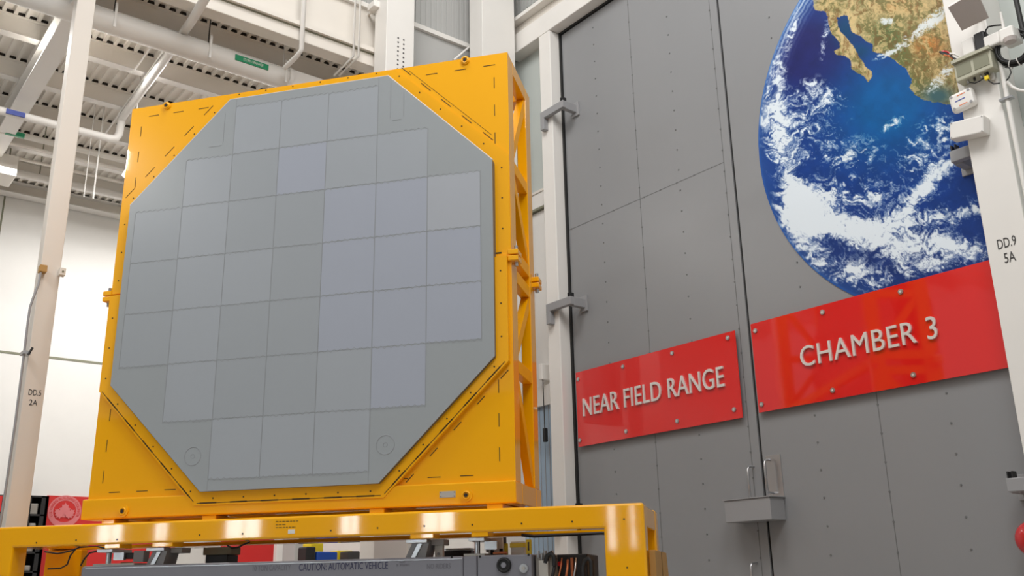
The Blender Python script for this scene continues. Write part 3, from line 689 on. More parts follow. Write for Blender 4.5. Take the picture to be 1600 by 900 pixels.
dashes(b, (UL + IN, ZB + .25), (-5.0, ZB + .25)); dashes(b, (-3.15, ZB + .25), (UR - IN, ZB + .25))
b.build('lower_plate', fr)
# raised flange strips that clamp the octagon, one strip mesh per half
def strip(name, i0s, halfclip):
    b = MB(); A = octo(.004); B = octo(.155 if halfclip else .125)
    sd, st_ = (FD - .008, .0075) if halfclip else (FD - .055, .0545)
    for i in i0s:
        j = (i + 1) % 8; q = [A[i], A[j], B[j], B[i]]
        if halfclip == 1: q = [(a, max(z, ZJ + .01 - OC[1])) for a, z in q]
        else: q = [(a, min(z, ZJ - .02 - OC[1])) for a, z in q]
        q = [(min(max(a + OC[0], UL + .005), UR - .005), min(z + OC[1], ZT - .01)) for a, z in q]
        b.prism(MT['yellow'], [P_(a, sd, z) for a, z in q], None, PN * st_)
        e0 = np.array(A[i]) * .97 + np.array(B[i]) * .03; 
        C0 = np.array([(A[i][k] + B[i][k]) / 2 + OC[k] for k in (0, 1)]); C1 = np.array([(A[j][k] + B[j][k]) / 2 + OC[k] for k in (0, 1)])
        if i == 2 or i == 6:
            mid = ZJ + .05 if halfclip == 1 else ZJ - .06
            if (C0[1] > mid) != (halfclip == 1): C0[1] = mid
            if (C1[1] > mid) != (halfclip == 1): C1[1] = mid
        holes(b, C0, C1, .31, sd)
    return b
bu = strip('u', (7, 0, 1, 2, 6), 1)
O2 = [(a + OC[0], z + OC[1]) for a, z in octo(.165)]
dashes(bu, O2[7], O2[0], .3, .14); dashes(bu, O2[1], O2[2], .3, .14); dashes(bu, (O2[1][0] + .05, O2[1][1] - .02), (O2[2][0] + .03, O2[2][1] + .02), 9, 1.2, .003, s0=.12)
bu.build('upper_clamping_flange', fr)
bl = strip('l', (3, 4, 5, 6, 2), 0)
O4 = [(a + OC[0], z + OC[1]) for a, z in octo(.105)]
for a, c in ((3, 4), (4, 5), (5, 6)): 
    dd = FD - .055
    dashes(bl, O4[a], O4[c], .31, .17, .012, dd); dashes(bl, O4[a], O4[c], 9, np.hypot(O4[a][0] - O4[c][0], O4[a][1] - O4[c][1]) - .04, .006, dd, s0=.02)
O3 = [(a + OC[0], z + OC[1]) for a, z in octo(.165)]
dashes(bl, O3[3], O3[4], .31, .1, .008)
bl.build('lower_clamping_flange', fr)
# perimeter posts and rails
pw, pd = .10, .20
MB().box(MT['yellow'], UL, UL + pw, FD + .04, FD + pd, ZB + .19, ZT, P_, .006).build('post', fr)
MB().box(MT['yellow'], UR - pw, UR, FD + .04, FD + pd, ZB + .19, ZT, P_, .006).build('post', fr)
MB().box(MT['yellow'], UL, UL + pw, RD - pd, RD, ZB + .19, ZT, P_, .006).build('post', fr)
MB().box(MT['yellow'], UR - pw, UR, RD - pd, RD, ZB + .19, ZT, P_, .006).build('post', fr)
MB().box(MT['yellow'], UL + pw, UR - pw, FD + .04, FD + pd, ZT - .12, ZT, P_, .006).build('top_rail', fr)
MB().box(MT['yellow'], UL + pw, UR - pw, RD - pd, RD, ZT - .14, ZT, P_, .006).build('top_rail', fr)
for z in (ZT - .14,):
    for u in (UL, UR - pw): MB().box(MT['yellow'], u, u + pw, FD + pd, RD - pd, z, ZT, P_, .006).build('side_rail', fr)
side_z = [hPU(805, 262, UR)[1], ZJ + .02, ZJ - .24, hPU(811, 572, UR)[1]]
print('side z', side_z)
for u in (UL, UR - pw):
    for z in (side_z[0] - .06, ZJ + .02, ZJ - .2, side_z[3] - .06): MB().box(MT['yellow_dk'], u + .005, u + pw - .005, FD + pd, RD - pd, z, z + .12, P_, .005).build('side_rail', fr)
    def dg(z0, z1, front_low):
        a, c = (FD + pd - .02, z0), (RD - pd + .02, z1)
        if front_low: pass
        p, q = P_(u + pw / 2, a[0], a[1]), P_(u + pw / 2, c[0], c[1]); t = _n(q - p); nv = _n(np.cross(t, PU)) * .05
        MB().prism(MT['yellow_dk'], [x - PU * (pw / 2 - .012) for x in (p - nv, q - nv, q + nv, p + nv)], None, PU * (pw - .024)).build('diagonal_brace', fr)
    dg(side_z[0] + .1, ZT - .16, 0); dg(side_z[0] - .08, ZJ + .18, 0); dg(side_z[3] + .1, ZJ - .22, 0); dg(side_z[3] - .1, ZB + .22, 0)
# bracing behind the panel
for z in (ZJ,): MB().box(MT['yellow_dk'], UL + pw, UR - pw, RD - .12, RD - .02, z - .06, z + .06, P_).build('rear_rail', fr)
# base beams
b = MB().box(MT['yellow'], UL - .03, UR + .01, FD - .045, FD + .2, ZB, ZB + .19, P_, .012); bbm = b.build('base_beam', fr)
MB().box(MT['yellow'], UL - .03, UR + .01, RD - .2, RD + .02, ZB, ZB + .19, P_, .012).build('base_beam', fr)
for u in (UL - .03, UR - .19): MB().box(MT['yellow'], u, u + .2, FD + .2, RD - .2, ZB + .005, ZB + .185, P_, .01).build('base_beam', fr)
# lifting bosses
for px, py, d in ((261, 166, FD), (727, 95, FD), (193, 799, FD - .045), (729, 774, FD - .045)):
    u, z = hP(px, py, d)
    c = P_(u, d, z)
    MB().cyl(MT['yellow'], c - PN * .015, PN, .055 if py > 300 else .045, .05, 24).ring(MT['yellow'], c - PN * .018, PN, .03, .008).cyl(MT['dark'], c - PN * .027, PN, .016, .004, 14).build('lifting_boss', fr)
u0, z0 = hP(687, 778, FD - .045); u1, z1 = hP(712, 767, FD - .045)
g = MB().box(MT['plate'], u0, u1, FD - .05, FD - .045, z0, z1, P_, .001)
for a in (u0 + .012, u1 - .012):
    for z in (z0 + .01, z1 - .01): g.cyl(MT['slot'], P_(a, FD - .052, z), PN, .004, .003, 6)
tag(g.build('nameplate', bbm), 'grey metal nameplate')
# split-line lugs with bolts
for u, d in ((UR, FD + .02), (UR, RD - .06), (UL - .06, FD + .03)):
    s = 1 if u == UR else -1
    g = MB().box(MT['yellow'], u - .03, u + .07, d - .05, d + .1, ZJ - .06, ZJ - .01, P_, .008).box(MT['yellow'], u - .03, u + .07, d - .05, d + .1, ZJ + .0, ZJ + .05, P_, .008)
    lug = g.build('split_lug', fr)
    MB().cyl(MT['steel'], P_(u + .035 if s > 0 else u, d + .02, ZJ - .10), ZV, .018, .2, 8).build('bolt', lug)
g = MB().box(MT['yellow'], UR - .20, UR + .0, FD - .012, FD + .02, ZJ - .02, ZJ + .02, P_, .003).box(MT['dark'], UR - .155, UR - .09, FD - .014, FD - .012, ZJ + .022, ZJ + .035, P_)
g.build('split_cover', fr)

# ------------------------------------------------------------------ radar array (octagonal face)
AD = 7.90
KA = AD / 7.94
def octA(off=0.): return [(KA * (OC[0] + a), 1.5 + (OC[1] + b_ - 1.5) * KA) for a, b_ in octo(off)]
ar = thing('radar_array', P_(OC[0], 8.0, OC[1] - HH), 'grey eight-sided array panel with faint square tiles set in the yellow frame', 'radar panel')
pts = octA()
b = MB().prism(MT['slab'], [P_(a, AD + .006, z) for a, z in pts], None, PN * (FD - .01 - AD - .006))
b.build('housing', ar)
ptsb = octA(-.06)
MB().prism(MT['slab'], [P_(a, FD - .009, z) for a, z in ptsb], None, PN * .45).build('body', ar)
pts2 = octA(.004)
g = MB()
for i in (0, 1, 7):      # pale sealant bead along the upper edges
    p, q = pts2[i], pts2[(i + 1) % 8]
    g.tube(MT['rim'], [P_(p[0], AD + .008, p[1]), P_(q[0], AD + .008, q[1])], .008, 6)
g.build('edge_bead', ar)
uc = [KA * a for a in (-5.975, -5.43, -4.897, -4.372, -3.845, -3.303, -2.775, -2.247)]
zr = [1.5 + (a - 1.5) * KA for a in (6.33, 5.785, 5.262, 4.70, 4.158, 3.61, 3.04, 2.478)]
ATOP, ABOT = pts[0][1], pts[4][1]
rows = {0: (2, 5), 1: (1, 6), 2: (0, 7), 3: (0, 7), 4: (0, 7), 5: (1, 6), 6: (2, 5)}
tone = {0: 'ggg', 1: 'gdBdg', 2: 'dgddBBL', 3: 'dgdgBBB', 4: 'ddgdBBB', 5: 'gdgBB', 6: 'ggg'}
tone = {0: 'ggg', 1: 'gdBgg', 2: 'dgddBBL', 3: 'dggdBBB', 4: 'dgddBBB', 5: 'gddgB', 6: 'ggg'}
mm = dict(g='t_grey', d='t_dull', B='t_blue', L='t_light')
face = MB().prism(MT['t_margin'], [P_(a, AD, z) for a, z in pts], None, PN * .0058)
for r, (c0, c1) in rows.items():
    for k in range(c0, c1):
        face.box(MT[mm[tone[r][k - c0]]], uc[k] + .004, uc[k + 1] - .004, AD - .0012, AD, zr[r + 1] + .004, zr[r] - .004, P_)
face.build('array_face', ar)
# seams: straight vertical joints and wavy toothed horizontal joints
g = MB()
def seam_v(u, z0, z1, w=.005): g.box(MT['groove'], u - w / 2, u + w / 2, AD - .0022, AD - .001, z0, z1, P_)
for r, (c0, c1) in rows.items():
    for k in range(c0, c1 + 1): seam_v(uc[k], zr[r + 1], zr[r])
def seam_h(u0, u1, z):
    n = max(2, int((u1 - u0) / .033)); pt = []
    for i in range(n + 1):
        a = u0 + (u1 - u0) * i / n; pt.append((a, z + (.016 if i % 2 else -.016) * (.35 + .65 * abs(math.sin(i * 1.7)))))
    for (a, z1), (c, z2) in zip(pt[:-1], pt[1:]):
        g.prism(MT['groove'], [P_(a, AD - .002, z1 - .0032), P_(c, AD - .002, z2 - .0032), P_(c, AD - .002, z2 + .0032), P_(a, AD - .002, z1 + .0032)], None, PN * .0012)
for r in range(8):
    a = rows[r - 1] if r > 0 else rows[0]; c = rows[r] if r < 7 else rows[6]
    seam_h(uc[min(a[0], c[0])], uc[max(a[1], c[1])], zr[r])
for (a, z0, z1) in ((uc[2], zr[0], ATOP), (uc[5], zr[0], ATOP), (uc[2], ABOT, zr[7]), (uc[5], ABOT, zr[7])): seam_v(a, z0, z1, .003)
for px, py in ((301, 713), (602, 695)):     # round plugs near the lower corners
    u, z = hP(px, py, AD); g.ring(MT['groove'], P_(u, AD, z), PN, .085, .003, 32); g.ring(MT['groove'], P_(u, AD, z), PN, .02, .002, 16)
u, z = hP(620, 187, AD); q = hP(610, 130, AD)[1]
for s in (-1, 1): seam_v(u + s * .07, z + .03, q + (0 if s < 0 else -.12), .005)
g.box(MT['groove'], u - .045, u + .045, AD - .002, AD - .001, z - .003, z + .003, P_)
u, z = hP(340, 228, AD); seam_v(u + .06, z + .02, z + .36, .004); g.box(MT['groove'], u - .1, u + .045, AD - .002, AD - .001, z - .003, z + .002, P_)
g.build('panel_joints', ar)

# ------------------------------------------------------------------ yellow stand (portal over the vehicle)
BD, BR_ = 7.85, 8.93
BZ0, BZ1 = 1.921, 2.113
bU1 = hP(1005, 785, BD)[0]; bUi = hP(945, 860, BD)[0]; bUl = hP(18, 870, BD)[0]; bU0 = bUl - (bU1 - bUi)
st = thing('support_stand', P_((bU0 + bU1) / 2, (BD + BR_) / 2, 0), 'long yellow portal stand straddling the grey automatic vehicle', 'stand')
TW = .2
for d0 in (BD, BR_ - TW):
    MB().box(MT['yellow'], bUl - .05, bUi + .05, d0 + .0005, d0 + TW - .0005, BZ0, BZ1 - .0005, P_, .018).build('beam', st)
    for a, c in ((bU0, bUl), (bUi, bU1)): MB().box(MT['yellow'], a, c, d0, d0 + TW, 0, BZ1, P_, .018).build('leg', st)
for a, c in ((bU0, bUl), (bUi + .1, bU1)):
    MB().box(MT['yellow'], a + .03, c - .003, BD + TW, BR_ - TW, BZ0 + .01, BZ1 - .01, P_, .012).build('cross_member', st)
    MB().box(MT['yellow'], a + .03, c - .01, BD + TW, BR_ - TW, 1.1, 1.3, P_, .012).build('cross_member', st)
# rear left gusset panel and lower rail seen through the opening
a, zA = hP(72, 862, BR_ - .3); c, _ = hP(128, 862, BR_ - .3)
MB().box(MT['yellow_dk'], a, c, BR_ - .3, BR_ - TW - .005, 1.3, BZ0, P_, .01).build('gusset', st)
for px in (168, 325, 587, 772, 740):
    u, z = hP(px, 800, BD + .1)
    if px == 740: continue
    MB().box(MT['yellow'], u - .07, u + .07, BD + .12, BR_ - .12, BZ1 - .005, ZB + .0, P_, .008).build('rest_pad', st)
# socket blocks below the front beam over the jacks
for (p0, p1) in ((162, 186), (236, 268), (640, 676), (736, 762)):
    a = hP(p0, 855, BD)[0]; c = hP(p1, 855, BD)[0]
    MB().box(MT['yellow'], a, c, BD + .01, BD + .19, BZ0 - .035, BZ0 + .005, P_, .004).build('socket_block', st)
g = MB()
for px, py in ((57, 848), (119, 844), (183, 843), (312, 836), (379, 834), (517, 829), (590, 825), (663, 822), (738, 820), (815, 818), (894, 815), (975, 811), (980, 887)):
    u, z = hP(px, py, BD); g.cyl(MT['slot'], P_(u, BD - .002, z), PN, .008, .003, 8)
g.build('bolt_holes', st)
# faint stencil lines and white sticker
g = MB()
for py, x0, x1 in ((815, 431, 466), (820, 431, 446), (824.5, 431, 462)):
    u = x0
    while u < x1:
        l = random.choice((3, 4, 5)); a, z = hP(u, py - (u - 431) * .03, BD); c, _ = hP(min(u + l, x1), py, BD); g.box(MT['slot'], a, c, BD - .0015, BD, z - .003, z + .003, P_); u += l + 1.6
g.build('stencil_marks', st)
a, z = hP(450, 834, BD); c, z2 = hP(461, 827, BD); tag(MB().box(MT['sticker'], a, c, BD - .002, BD, z, z2, P_).build('sticker', st), 'small white sticker')
# cable run under the rear beam
g = MB(); pts = [hit(x, y, PN, 8.6) for x, y in ((815, 836), (835, 838), (860, 836.5), (900, 835), (940, 833), (955, 834))]
tag(g.tube(MT['black'], pts, .014, 8).build('cable'), 'black cable strapped under the stand right of the vehicle', 'cable')
for pts, lab in ((((70, 862), (90, 865), (110, 861), (125, 855), (150, 853), (165, 857)), 'thin dark cable drooping under the left of the stand'),
                 (((75, 889), (95, 888), (105, 882), (110, 868), (118, 858), (130, 852)), 'thin dark cable looping down by the rear left leg'),
                 (((126, 884), (132, 873), (140, 864), (152, 861), (168, 862)), 'thick black cable climbing to the left jack'),
                 (((355, 852), (362, 856), (372, 855), (382, 850), (390, 847)), 'black cable looped under the middle of the stand beam')):
    tag(MB().tube(MT['black'], [hit(x, y, PN, 8.15) for x, y in pts], .008, 8).build('cable'), lab, 'cable')

# ------------------------------------------------------------------ automatic vehicle
VD, VR = 7.93, 8.85; VZ = 1.735
v0 = hP(127, 885, VD)[0]; v1 = hP(745, 868, VD)[0]; v2 = hP(830, 864, VD)[0]; v3 = hP(932, 868, VD)[0]
ag = thing('automatic_vehicle', P_((v0 + v3) / 2, (VD + VR) / 2, 0), 'long grey automatic guided vehicle parked under the yellow stand', 'vehicle')
MB().box(MT['agv'], v0, v1 - .12, VD, VR, .35, VZ, P_, .02).box(MT['steel'], v0 + .05, v1 - .13, VD - .004, VD, VZ - .024, VZ - .018, P_).build('body', ag)  # thin steel strip stands in for the highlight along the top edge
MB().box(MT['agv'], v1 - .118, v1 - .004, VD + .003, VR, .35, VZ - .002, P_, .008).build('end_panel', ag)
cab = MB().box(MT['agv'], v1 + .004, v2, VD, VR, .35, VZ + .001, P_, .01).build('control_cabinet', ag)
for k in range(4): 
    u = v0 + .6 + (k // 2) * (v1 - v0 - 1.2); d = VD + .15 if k % 2 == 0 else VR - .15
    MB().cyl(MT['black'], P_(u, d - .08, .3), PN, .3, .16, 28).build('wheel', ag)
def agtext(txt, x0, x1, ytop, ybot, m, off=.0):
    a, z = hP(x0, ybot, VD); c, zz2 = hP(x1, ybot - 3, VD); _, zt = hP(x0, ytop, VD)
    g = text_mb(txt, MT[m], P_(a, VD - .001, z - .0), PU, ZV, -PN, c - a, zt - z, .0015, off)
    g.build('lettering', ag)
agtext('CAUTION: AUTOMATIC VEHICLE', 467, 606, 881, 892, 'navy')
agtext('10 TON CAPACITY', 395, 454, 884, 892.5, 'faded'); agtext('NO RIDERS', 667, 704, 881, 889, 'faded')
agtext('SLOW', 624, 633, 877, 879.5, 'faded'); agtext('5 MPH', 619, 640, 881.5, 885, 'faded')
u, z = hP(788, 883, VD); MB().cyl(MT['black'], P_(u, VD - .02, z), PN, .062, .022, 32).cyl(MT['agv'], P_(u, VD - .03, z), PN, .022, .012, 16).ring(MT['black'], P_(u, VD - .022, z), PN, .05, .008).build('pivot_cap', cab)
u, z = hP(819, 888, VD); MB().cyl(MT['steel'], P_(u, VD - .02, z), PN, .036, .022, 24).cyl(MT['plate'], P_(u, VD - .034, z), PN, .016, .014, 6).build('fitting', cab)
for px, py in ((706, 870), (750, 869), (826, 866)):
    u, z = hP(px, py, VD); MB().box(MT['black'], u - .008, u + .008, VD - .006, VD + .002, z - .012, z + .006, P_).build('latch', ag)
# machinery at the right end
mc = MB(); ua, ub = v2 + .01, v3
mc.box(MT['black'], ua + .1, ub - .12, VD + .25, VR - .1, .5, VZ - .0, P_, .01).box(MT['plate'], ua, ua + .16, VD + .1, VD + .3, 1.2, VZ + .0, P_, .01)
mc.box(MT['plate'], ua + .04, ua + .12, VD + .04, VD + .1, 1.3, VZ - .05, P_, .005).box(MT['copper'], ua + .28, ua + .30, VD + .2, VD + .25, 1.2, VZ - .03, P_)
for k in range(5): mc.cyl(MT['steel'], P_(ua + .03 + .03 * k, VD + .09, VZ - .03 - .02 * (k % 2)), ZV, .012, .06, 8)
mc.build('drive_unit', ag)
g = MB()
for k, (x0, x1, m, r) in enumerate(((846, 850, 'orange', .006), (862, 868, 'black', .014), (872, 878, 'copper', .006), (884, 887, 'copper', .01), (896, 900, 'steel', .008))):
    g.tube(MT[m], [hit(x0, 905, PN, VD + .05), hit((x0 + x1) / 2 + 1, 888, PN, VD + .05), hit(x1, 872 if k != 3 else 875, PN, VD + .12)], r, 8)
g.tube(MT['black'], [hit(x, y, PN, VD + .05) for x, y in ((912, 905), (911, 886), (914, 876), (919, 872), (924, 877), (925, 905))], .02, 10)
g.tube(MT['black'], [hit(x, y, PN, VD + .05) for x, y in ((852, 880), (855, 868), (861, 864), (866, 870), (866, 884))], .02, 10)
g.build('hoses', ag)
u, z = hP(874, 881, VD + .2); MB().cyl(MT['redp'], P_(u, VD + .22, z), PN, .02, .04, 16).build('red_button', ag)
# lifting jacks between deck and beam (lift posts with brackets)
def jack(px0, px1, label, kind=0, ext=.28):
    a = hP(px0, 862, 8.05)[0]; c = hP(px1, 862, 8.05)[0]; m_ = (a + c) / 2
    t = thing('lift_jack', P_(m_, 8.1, VZ), label, 'jack')
    zt = BZ0 - .036
    MB().box(MT['steel'], a, c, 7.95, 8.25, zt - .03, zt, P_, .004).build('top_plate', t)
    if kind == 0:
        MB().cyl(MT['steel'], P_(m_ - .02, 8.05, VZ + .01), ZV, .025, zt - VZ - .04, 14).build('post', t)
        MB().box(MT['black'], m_ + .04, c + ext * .6, 8.05, 8.15, zt - .09, zt - .035, P_, .006).box(MT['steel'], m_ + .05, m_ + .16, 8.02, 8.06, zt - .1, zt - .03, P_).box(MT['hinge'], c + ext * .62, c + ext, 8.03, 8.12, zt - .12, zt - .02, P_).build('actuator', t)
        g = MB().cyl(MT['copper'], P_(m_ + .12, 8.05, zt - .13), PU, .012, .12, 8).box(MT['plate'], a - .05, c + ext * .8, 7.98, 8.2, VZ, VZ + .02, P_).build('foot', t)
    else:
        MB().prism(MT['hinge'], [P_(a - .02, 8.0, VZ), P_(a + .04, 8.0, zt - .03), P_(c - .0, 8.0, zt - .03), P_(c - .03, 8.0, VZ)], None, PN * .2).build('bracket', t)
        MB().prism(MT['steel'], [P_(m_ - .06, 7.985, VZ), P_(m_ - .0, 7.985, zt - .035), P_(m_ + .04, 7.985, zt - .035), P_(m_ - .02, 7.985, VZ)], None, PN * .014).build('lever', t)
        MB().box(MT['hinge'], c, c + .12, 8.05, 8.2, zt - .05, zt, P_, .005).build('side_block', t)
jack(162, 186, 'steel lift jack with black actuator under the left of the stand beam', 0)
jack(238, 266, 'grey bracket jack with a pale top plate, right of the leftmost jack', 1)
jack(640, 673, 'grey bracket jack with a pale top plate right of the white cabinet', 1)
jack(737, 762, 'steel lift jack near the right end of the vehicle', 0, -.01)
# boxes standing on the vehicle deck
def deckbox(name, lab, cat, px0, px1, ytop, d, dep, m, extra=None, zb=VZ):
    a = hP(px0, 860, d)[0]; c = hP(px1, 860, d)[0]; _, zt = hP((px0 + px1) / 2, ytop, d)
    t = thing(name, P_((a + c) / 2, d + dep / 2, zb), lab, cat)
    MB().box(MT[m], a, c, d, d + dep, zb, zt, P_, .006).build('housing', t); return t, a, c, zt
t, a, c, zt = deckbox('control_box', 'plain light grey cabinet standing behind the vehicle right of the left jacks', 'cabinet', 273, 321, 852, 12.4, .4, 'white', zb=0.)
MB().box(MT['hinge'], a + .01, c - .01, 12.392, 12.4, zt - .03, zt - .02, P_).build('lid_edge', t)
t, a, c, zt = deckbox('electrical_cabinet', 'white electrical cabinet standing behind the vehicle under the stand beam', 'cabinet', 563, 639, 838, 12.5, .5, 'white', zb=0.)
MB().box(MT['cream'], a + (c - a) * .27, a + (c - a) * .98, 12.485, 12.5, .1, zt - .012, P_, .004).build('door', t)
MB().box(MT['hinge'], a + .08, a + .09, 12.477, 12.485, zt - .16, zt - .06, P_).build('vent_slot', t)
t, a, c, zt = deckbox('valve_block', 'dark block on the deck left of the red banner gap', 'block', 322, 356, 867, 8.35, .2, 'black')
MB().box(MT['vent'], a - .02, c + .05, 8.33, 8.5, zt + .0, zt + .07, P_, .005).build('cap', t)
t, a, c, zt = deckbox('bracket_plate', 'upright pale bracket plate with a rounded top beside the jack', 'bracket', 679, 692, 845, 8.1, .05, 'cream')
MB().cyl(MT['hinge'], P_((a + c) / 2, 8.09, VZ + .03), PN, .012, .01, 8).build('bolt', t)
t, a, c, zt = deckbox('slotted_plate', 'pale plate with two black slots right of the lift jack', 'bracket', 763, 786, 840, 8.15, .05, 'cream')
for k in (0, 1): MB().box(MT['dark'], a + .02 + k * .08, a + .05 + k * .08, 8.147, 8.15, VZ + .01, VZ + .06, P_).build('slot', t)
t, a, c, zt = deckbox('sensor_unit', 'small white unit with a yellow top band at the right end of the deck', 'sensor', 798, 820, 846, 8.15, .2, 'cream')
MB().box(MT['yplast'], a - .005, c + .005, 8.14, 8.36, zt - .05, zt - .015, P_).build('yellow_band', t)
t, a, c, zt = deckbox('warning_post', 'short yellow upright tab at the right end of the deck', 'marker', 822, 830, 843, 8.1, .03, 'yplast')
MB().box(MT['ink'], (a + c) / 2 - .006, (a + c) / 2 + .006, 8.098, 8.1, zt - .09, zt - .02, P_).build('slot', t)
t, a, c, zt = deckbox('warning_post', 'yellow upright tab left of the small white sensor unit', 'marker', 784, 793, 849, 8.2, .03, 'yplast')
MB().cyl(MT['ink'], P_((a + c) / 2, 8.19, zt), ZV, .02, .05, 10).build('knob', t)
g = MB(); a = hP(692, 860, 8.6)[0]; c = hP(736, 860, 8.6)[0]
g.box(MT['black'], a, c, 8.6, 8.8, VZ, VZ + .07, P_, .005).box(MT['steel'], a, c, 8.58, 8.8, VZ + .075, VZ + .09, P_)
tag(g.build('battery_tray'), 'low dark tray with a bright rim between the brackets on the deck', 'tray')
# tan box behind the right leg
u0, _ = hP(1010, 870, BD + .25); 
t = thing('storage_box', P_(bU1 + .2, BD + .75, 0), 'brown boxy case standing beside the right leg of the yellow stand', 'box')
zz_ = hPU(1016, 860, bU1 + .01)[1]
f0 = BD + .12
MB().box(MT['tan'], bU1 + .01, bU1 + .06, f0, f0 + .5, 0, zz_, P_, .004).box(MT['black'], bU1 + .0, bU1 + .062, f0 + .5, f0 + .51, 0, zz_, P_).build('front_half', t)
MB().prism(MT['tan'], [P_(bU1 + .01, f0 + .51, 0), P_(bU1 + .14, f0 + .51, 0), P_(bU1 + .06, f0 + .51, zz_), P_(bU1 + .01, f0 + .51, zz_)], None, PN * .45).build('rear_half', t)

# ------------------------------------------------------------------ background goods seen below and beside the frame
yb = YB - .03
def bw(px, py, y=yb): p = hY(px, py, y); return float(p[0]), float(p[2])
# red banner with round emblem
x0, zt = bw(74, 774); x1, _ = bw(433, 860)
t = thing('red_banner', ((x0 + x1) / 2, yb, .9), 'long red banner low on the back wall with a round leaf emblem', 'banner')
MB().box(MT['redwall'], x0, x1, yb - .0, yb + .02, .9, zt).build('panel', t)
cx, cz = bw(101, 799, yb); er = bw(125, 800)[0] - cx + .03; yy0 = yb - .004
g = MB()
def disc_ring(r0, r1, m, y, a0=0, a1=360):
    n = 64; P0 = []; 
    for i in range(n):
        t0 = math.radians(a0 + (a1 - a0) * i / n); t1 = math.radians(a0 + (a1 - a0) * (i + 1) / n)
        q = [(cx + r * math.cos(t_), cz + r * math.sin(t_)) for r, t_ in ((r0, t0), (r1, t0), (r1, t1), (r0, t1))]
        g.add([(a, y, c) for a, c in q], [(0, 1, 2, 3)], MT[m])
disc_ring(er * .66, er * .97, 'pink', yy0)
# arched name around the ring
v, f = glyphs('U.S. GREEN BUILDING COUNCIL', .002, .01, 1.05); lo_, hi_ = v.min(0), v.max(0)
s = (v - lo_) / (hi_ - lo_); ang = np.radians(205 - s[:, 0] * 230); rad = er * (.735 + s[:, 1] * .15)
g.add(np.c_[cx + rad * np.cos(ang), yy0 - .002 - s[:, 2] * .001, cz + rad * np.sin(ang)], f, MT['redwall'])
def leaf_shape(ax, az, h, ang, dy=0.):
    pt = [(0, 0), (.10, .12), (.30, .10), (.24, .26), (.42, .34), (.27, .46), (.38, .60), (.20, .66), (.20, .84), (.08, .84), (0, 1.0)]
    full = pt + [(-a, c) for a, c in reversed(pt[1:-1])]
    ca_, sa_ = math.cos(ang), math.sin(ang)
    P3 = [(ax + h * (a * ca_ - c * sa_), yy0 - .001 - dy, az + h * (a * sa_ + c * ca_)) for a, c in full]
    g.prism(MT['pink'], P3, None, (0, -.002, 0))
leaf_shape(cx, cz - er * .38, er * .92, 0); leaf_shape(cx - er * .08, cz - er * .36, er * .68, .8, .004); leaf_shape(cx + er * .08, cz - er * .36, er * .68, -.8, .008)
g.build('round_emblem', t)
# dark rack left of the banner
xa, za = bw(46, 774, 19.2); xb2, _ = bw(77, 776, 19.2)
t = thing('equipment_rack', ((xa + xb2) / 2, 19.4, 0), 'tall black rack holding pale goods between the column and the red banner', 'rack')
g = MB(); zt = za
for x in (xa, xb2 - .05): g.box(MT['black'], x, x + .05, 19.2, 19.7, 0, zt)
g.box(MT['black'], xa, xb2, 19.66, 19.7, 0, zt); g.box(MT['black'], xb2 - .12, xb2, 19.2, 19.25, 0, zt)
for k in range(9): g.box(MT['black'], xa, xb2, 19.2, 19.7, zt - .03 - k * .33, zt - k * .33)
g.build('shelving', t)
for k in range(6):
    z = zt - .03 - (k + 1) * .33; wq = (.24, .12, .12, .2, .22, .15)[k]
    tag(MB().box(MT['plate'], xb2 - .14 - wq, xb2 - .14, 19.3, 19.6, z + .03, z + .03 + (.2, .18, .18, .1, .14, .12)[k], bev=.02).build('stored_case'),
        f'pale case inside the black rack, {ords[k]} from the top', 'case', 'pale cases in the black rack')
# narrow dark framed board at the far left edge
xa, za = bw(-25, 772, 19.3); xb2, _ = bw(7, 774, 19.3)
t = MB().box(MT['black'], xa, xb2 + .04, 19.3, 19.36, 2.0, za).box(MT['redwall'], xa, xb2 - .03, 19.29, 19.3, za - .3, za - .02).box(MT['tan'], xa, xb2 - .03, 19.29, 19.3, 2.1, za - .32).cyl(MT['black'], (xb2, 19.33, 0), (0, 0, 1), .03, 2.0)
tag(t.build('notice_board'), 'dark framed notice board left of the DD.5 column', 'board')
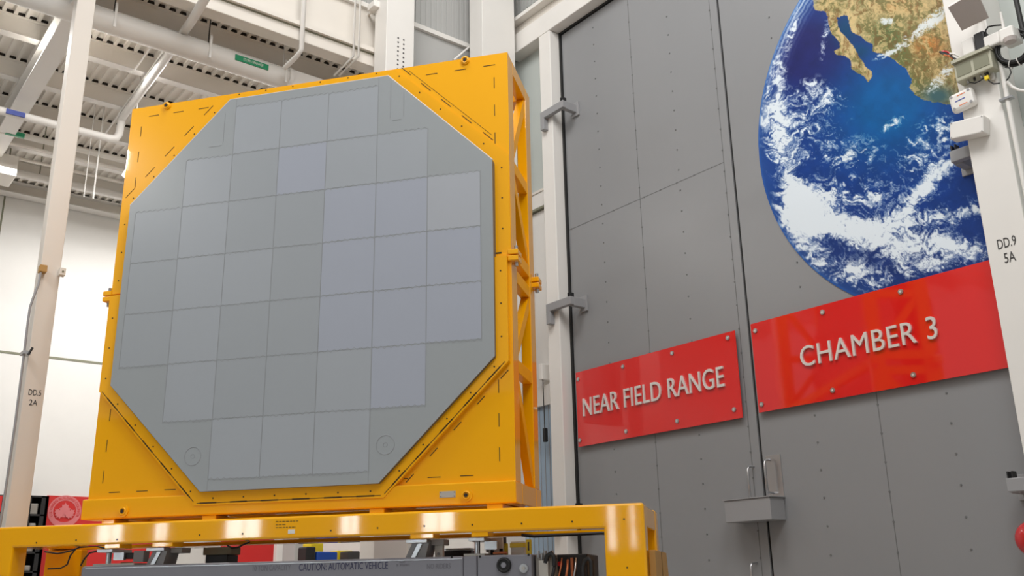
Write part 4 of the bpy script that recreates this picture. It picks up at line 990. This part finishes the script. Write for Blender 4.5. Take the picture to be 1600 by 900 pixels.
# white and dark posts right of the banner, cabinets, coloured bins
def bgbox(name, lab, cat, px0, px1, ytop, y, dep, m, zb=0., bev=.008):
    xa, zt = hY(px0, ytop, y)[0], hY((px0 + px1) / 2, ytop, y)[2]; xb_ = hY(px1, ytop, y)[0]
    o = MB().box(MT[m], xa, xb_, y, y + dep, zb, zt, bev=bev).build(name); return tag(o, lab, cat) if lab else o
bgbox('wall_post', 'pale post at the right end of the red banner', 'post', 436, 454, 790, 18.8, .15, 'white2')
bgbox('wall_post', 'thin dark post beside the pale one right of the red banner', 'post', 456, 461, 800, 18.7, .08, 'ink')
bgbox('storage_cabinet', 'grey-green cabinet behind the vehicle right of the dark post', 'cabinet', 462, 500, 835, 16.0, .5, 'corr')
for nm, lab, a, c, yt, m in (('storage_bin', 'black bin behind the vehicle next to the grey-green cabinet', 479, 494, 854, 'black'), ('storage_bin', 'upper yellow bin behind the black bin', 486, 506, 848, 'yplast'),
                             ('storage_bin', 'long blue bin seen over the vehicle deck', 495, 528, 862, 'blue'), ('storage_bin', 'yellow bin right of the long blue one', 528, 552, 860, 'yplast'),
                             ('tool_bag', 'dark grey bag left of the white cabinet', 545, 563, 861, 'ink')):
    yq = 14.0 if m != 'yplast' else 14.4
    bgbox(nm, lab, nm.split('_')[1], a, c, yt, yq, .3, m, 1.55, .02)
xa = hY(462, 860, 13.9)[0]; xb_ = hY(575, 860, 13.9)[0]
g = MB().box(MT['hinge'], xa, xb_, 13.9, 14.9, 1.5, 1.55)
for x in (xa + .05, xb_ - .1):
    for y in (13.95, 14.8): g.box(MT['hinge'], x, x + .05, y, y + .05, 0, 1.5)
tag(g.build('work_bench'), 'grey bench behind the vehicle carrying the coloured bins', 'bench')
# pull-cord station on the door frame wall
p = hX(851, 585, DX - .06); t = thing('control_pendant', (DX - .03, p[1], p[2] - .9), 'white control box with a hanging cord and black grip left of the door post', 'control')
y_ = 10.45; MB().box(MT['white'], DX - .17, DX - .14 + .14, y_ - .04, y_ + .04, p[2] - .1, p[2] + .14, bev=.01).build('box', t)
z2 = hX(857, 680, DX - .1)[2]
MB().tube(MT['ink'], [(DX - .15, y_ - .03, p[2] - .1), (DX - .15, y_ - .04, z2 + .1)], .008, 6).build('cord', t)
MB().box(MT['black'], DX - .18, DX - .12, y_ - .075, y_ - .02, z2 - .1, z2 + .1, bev=.01).build('grip', t)
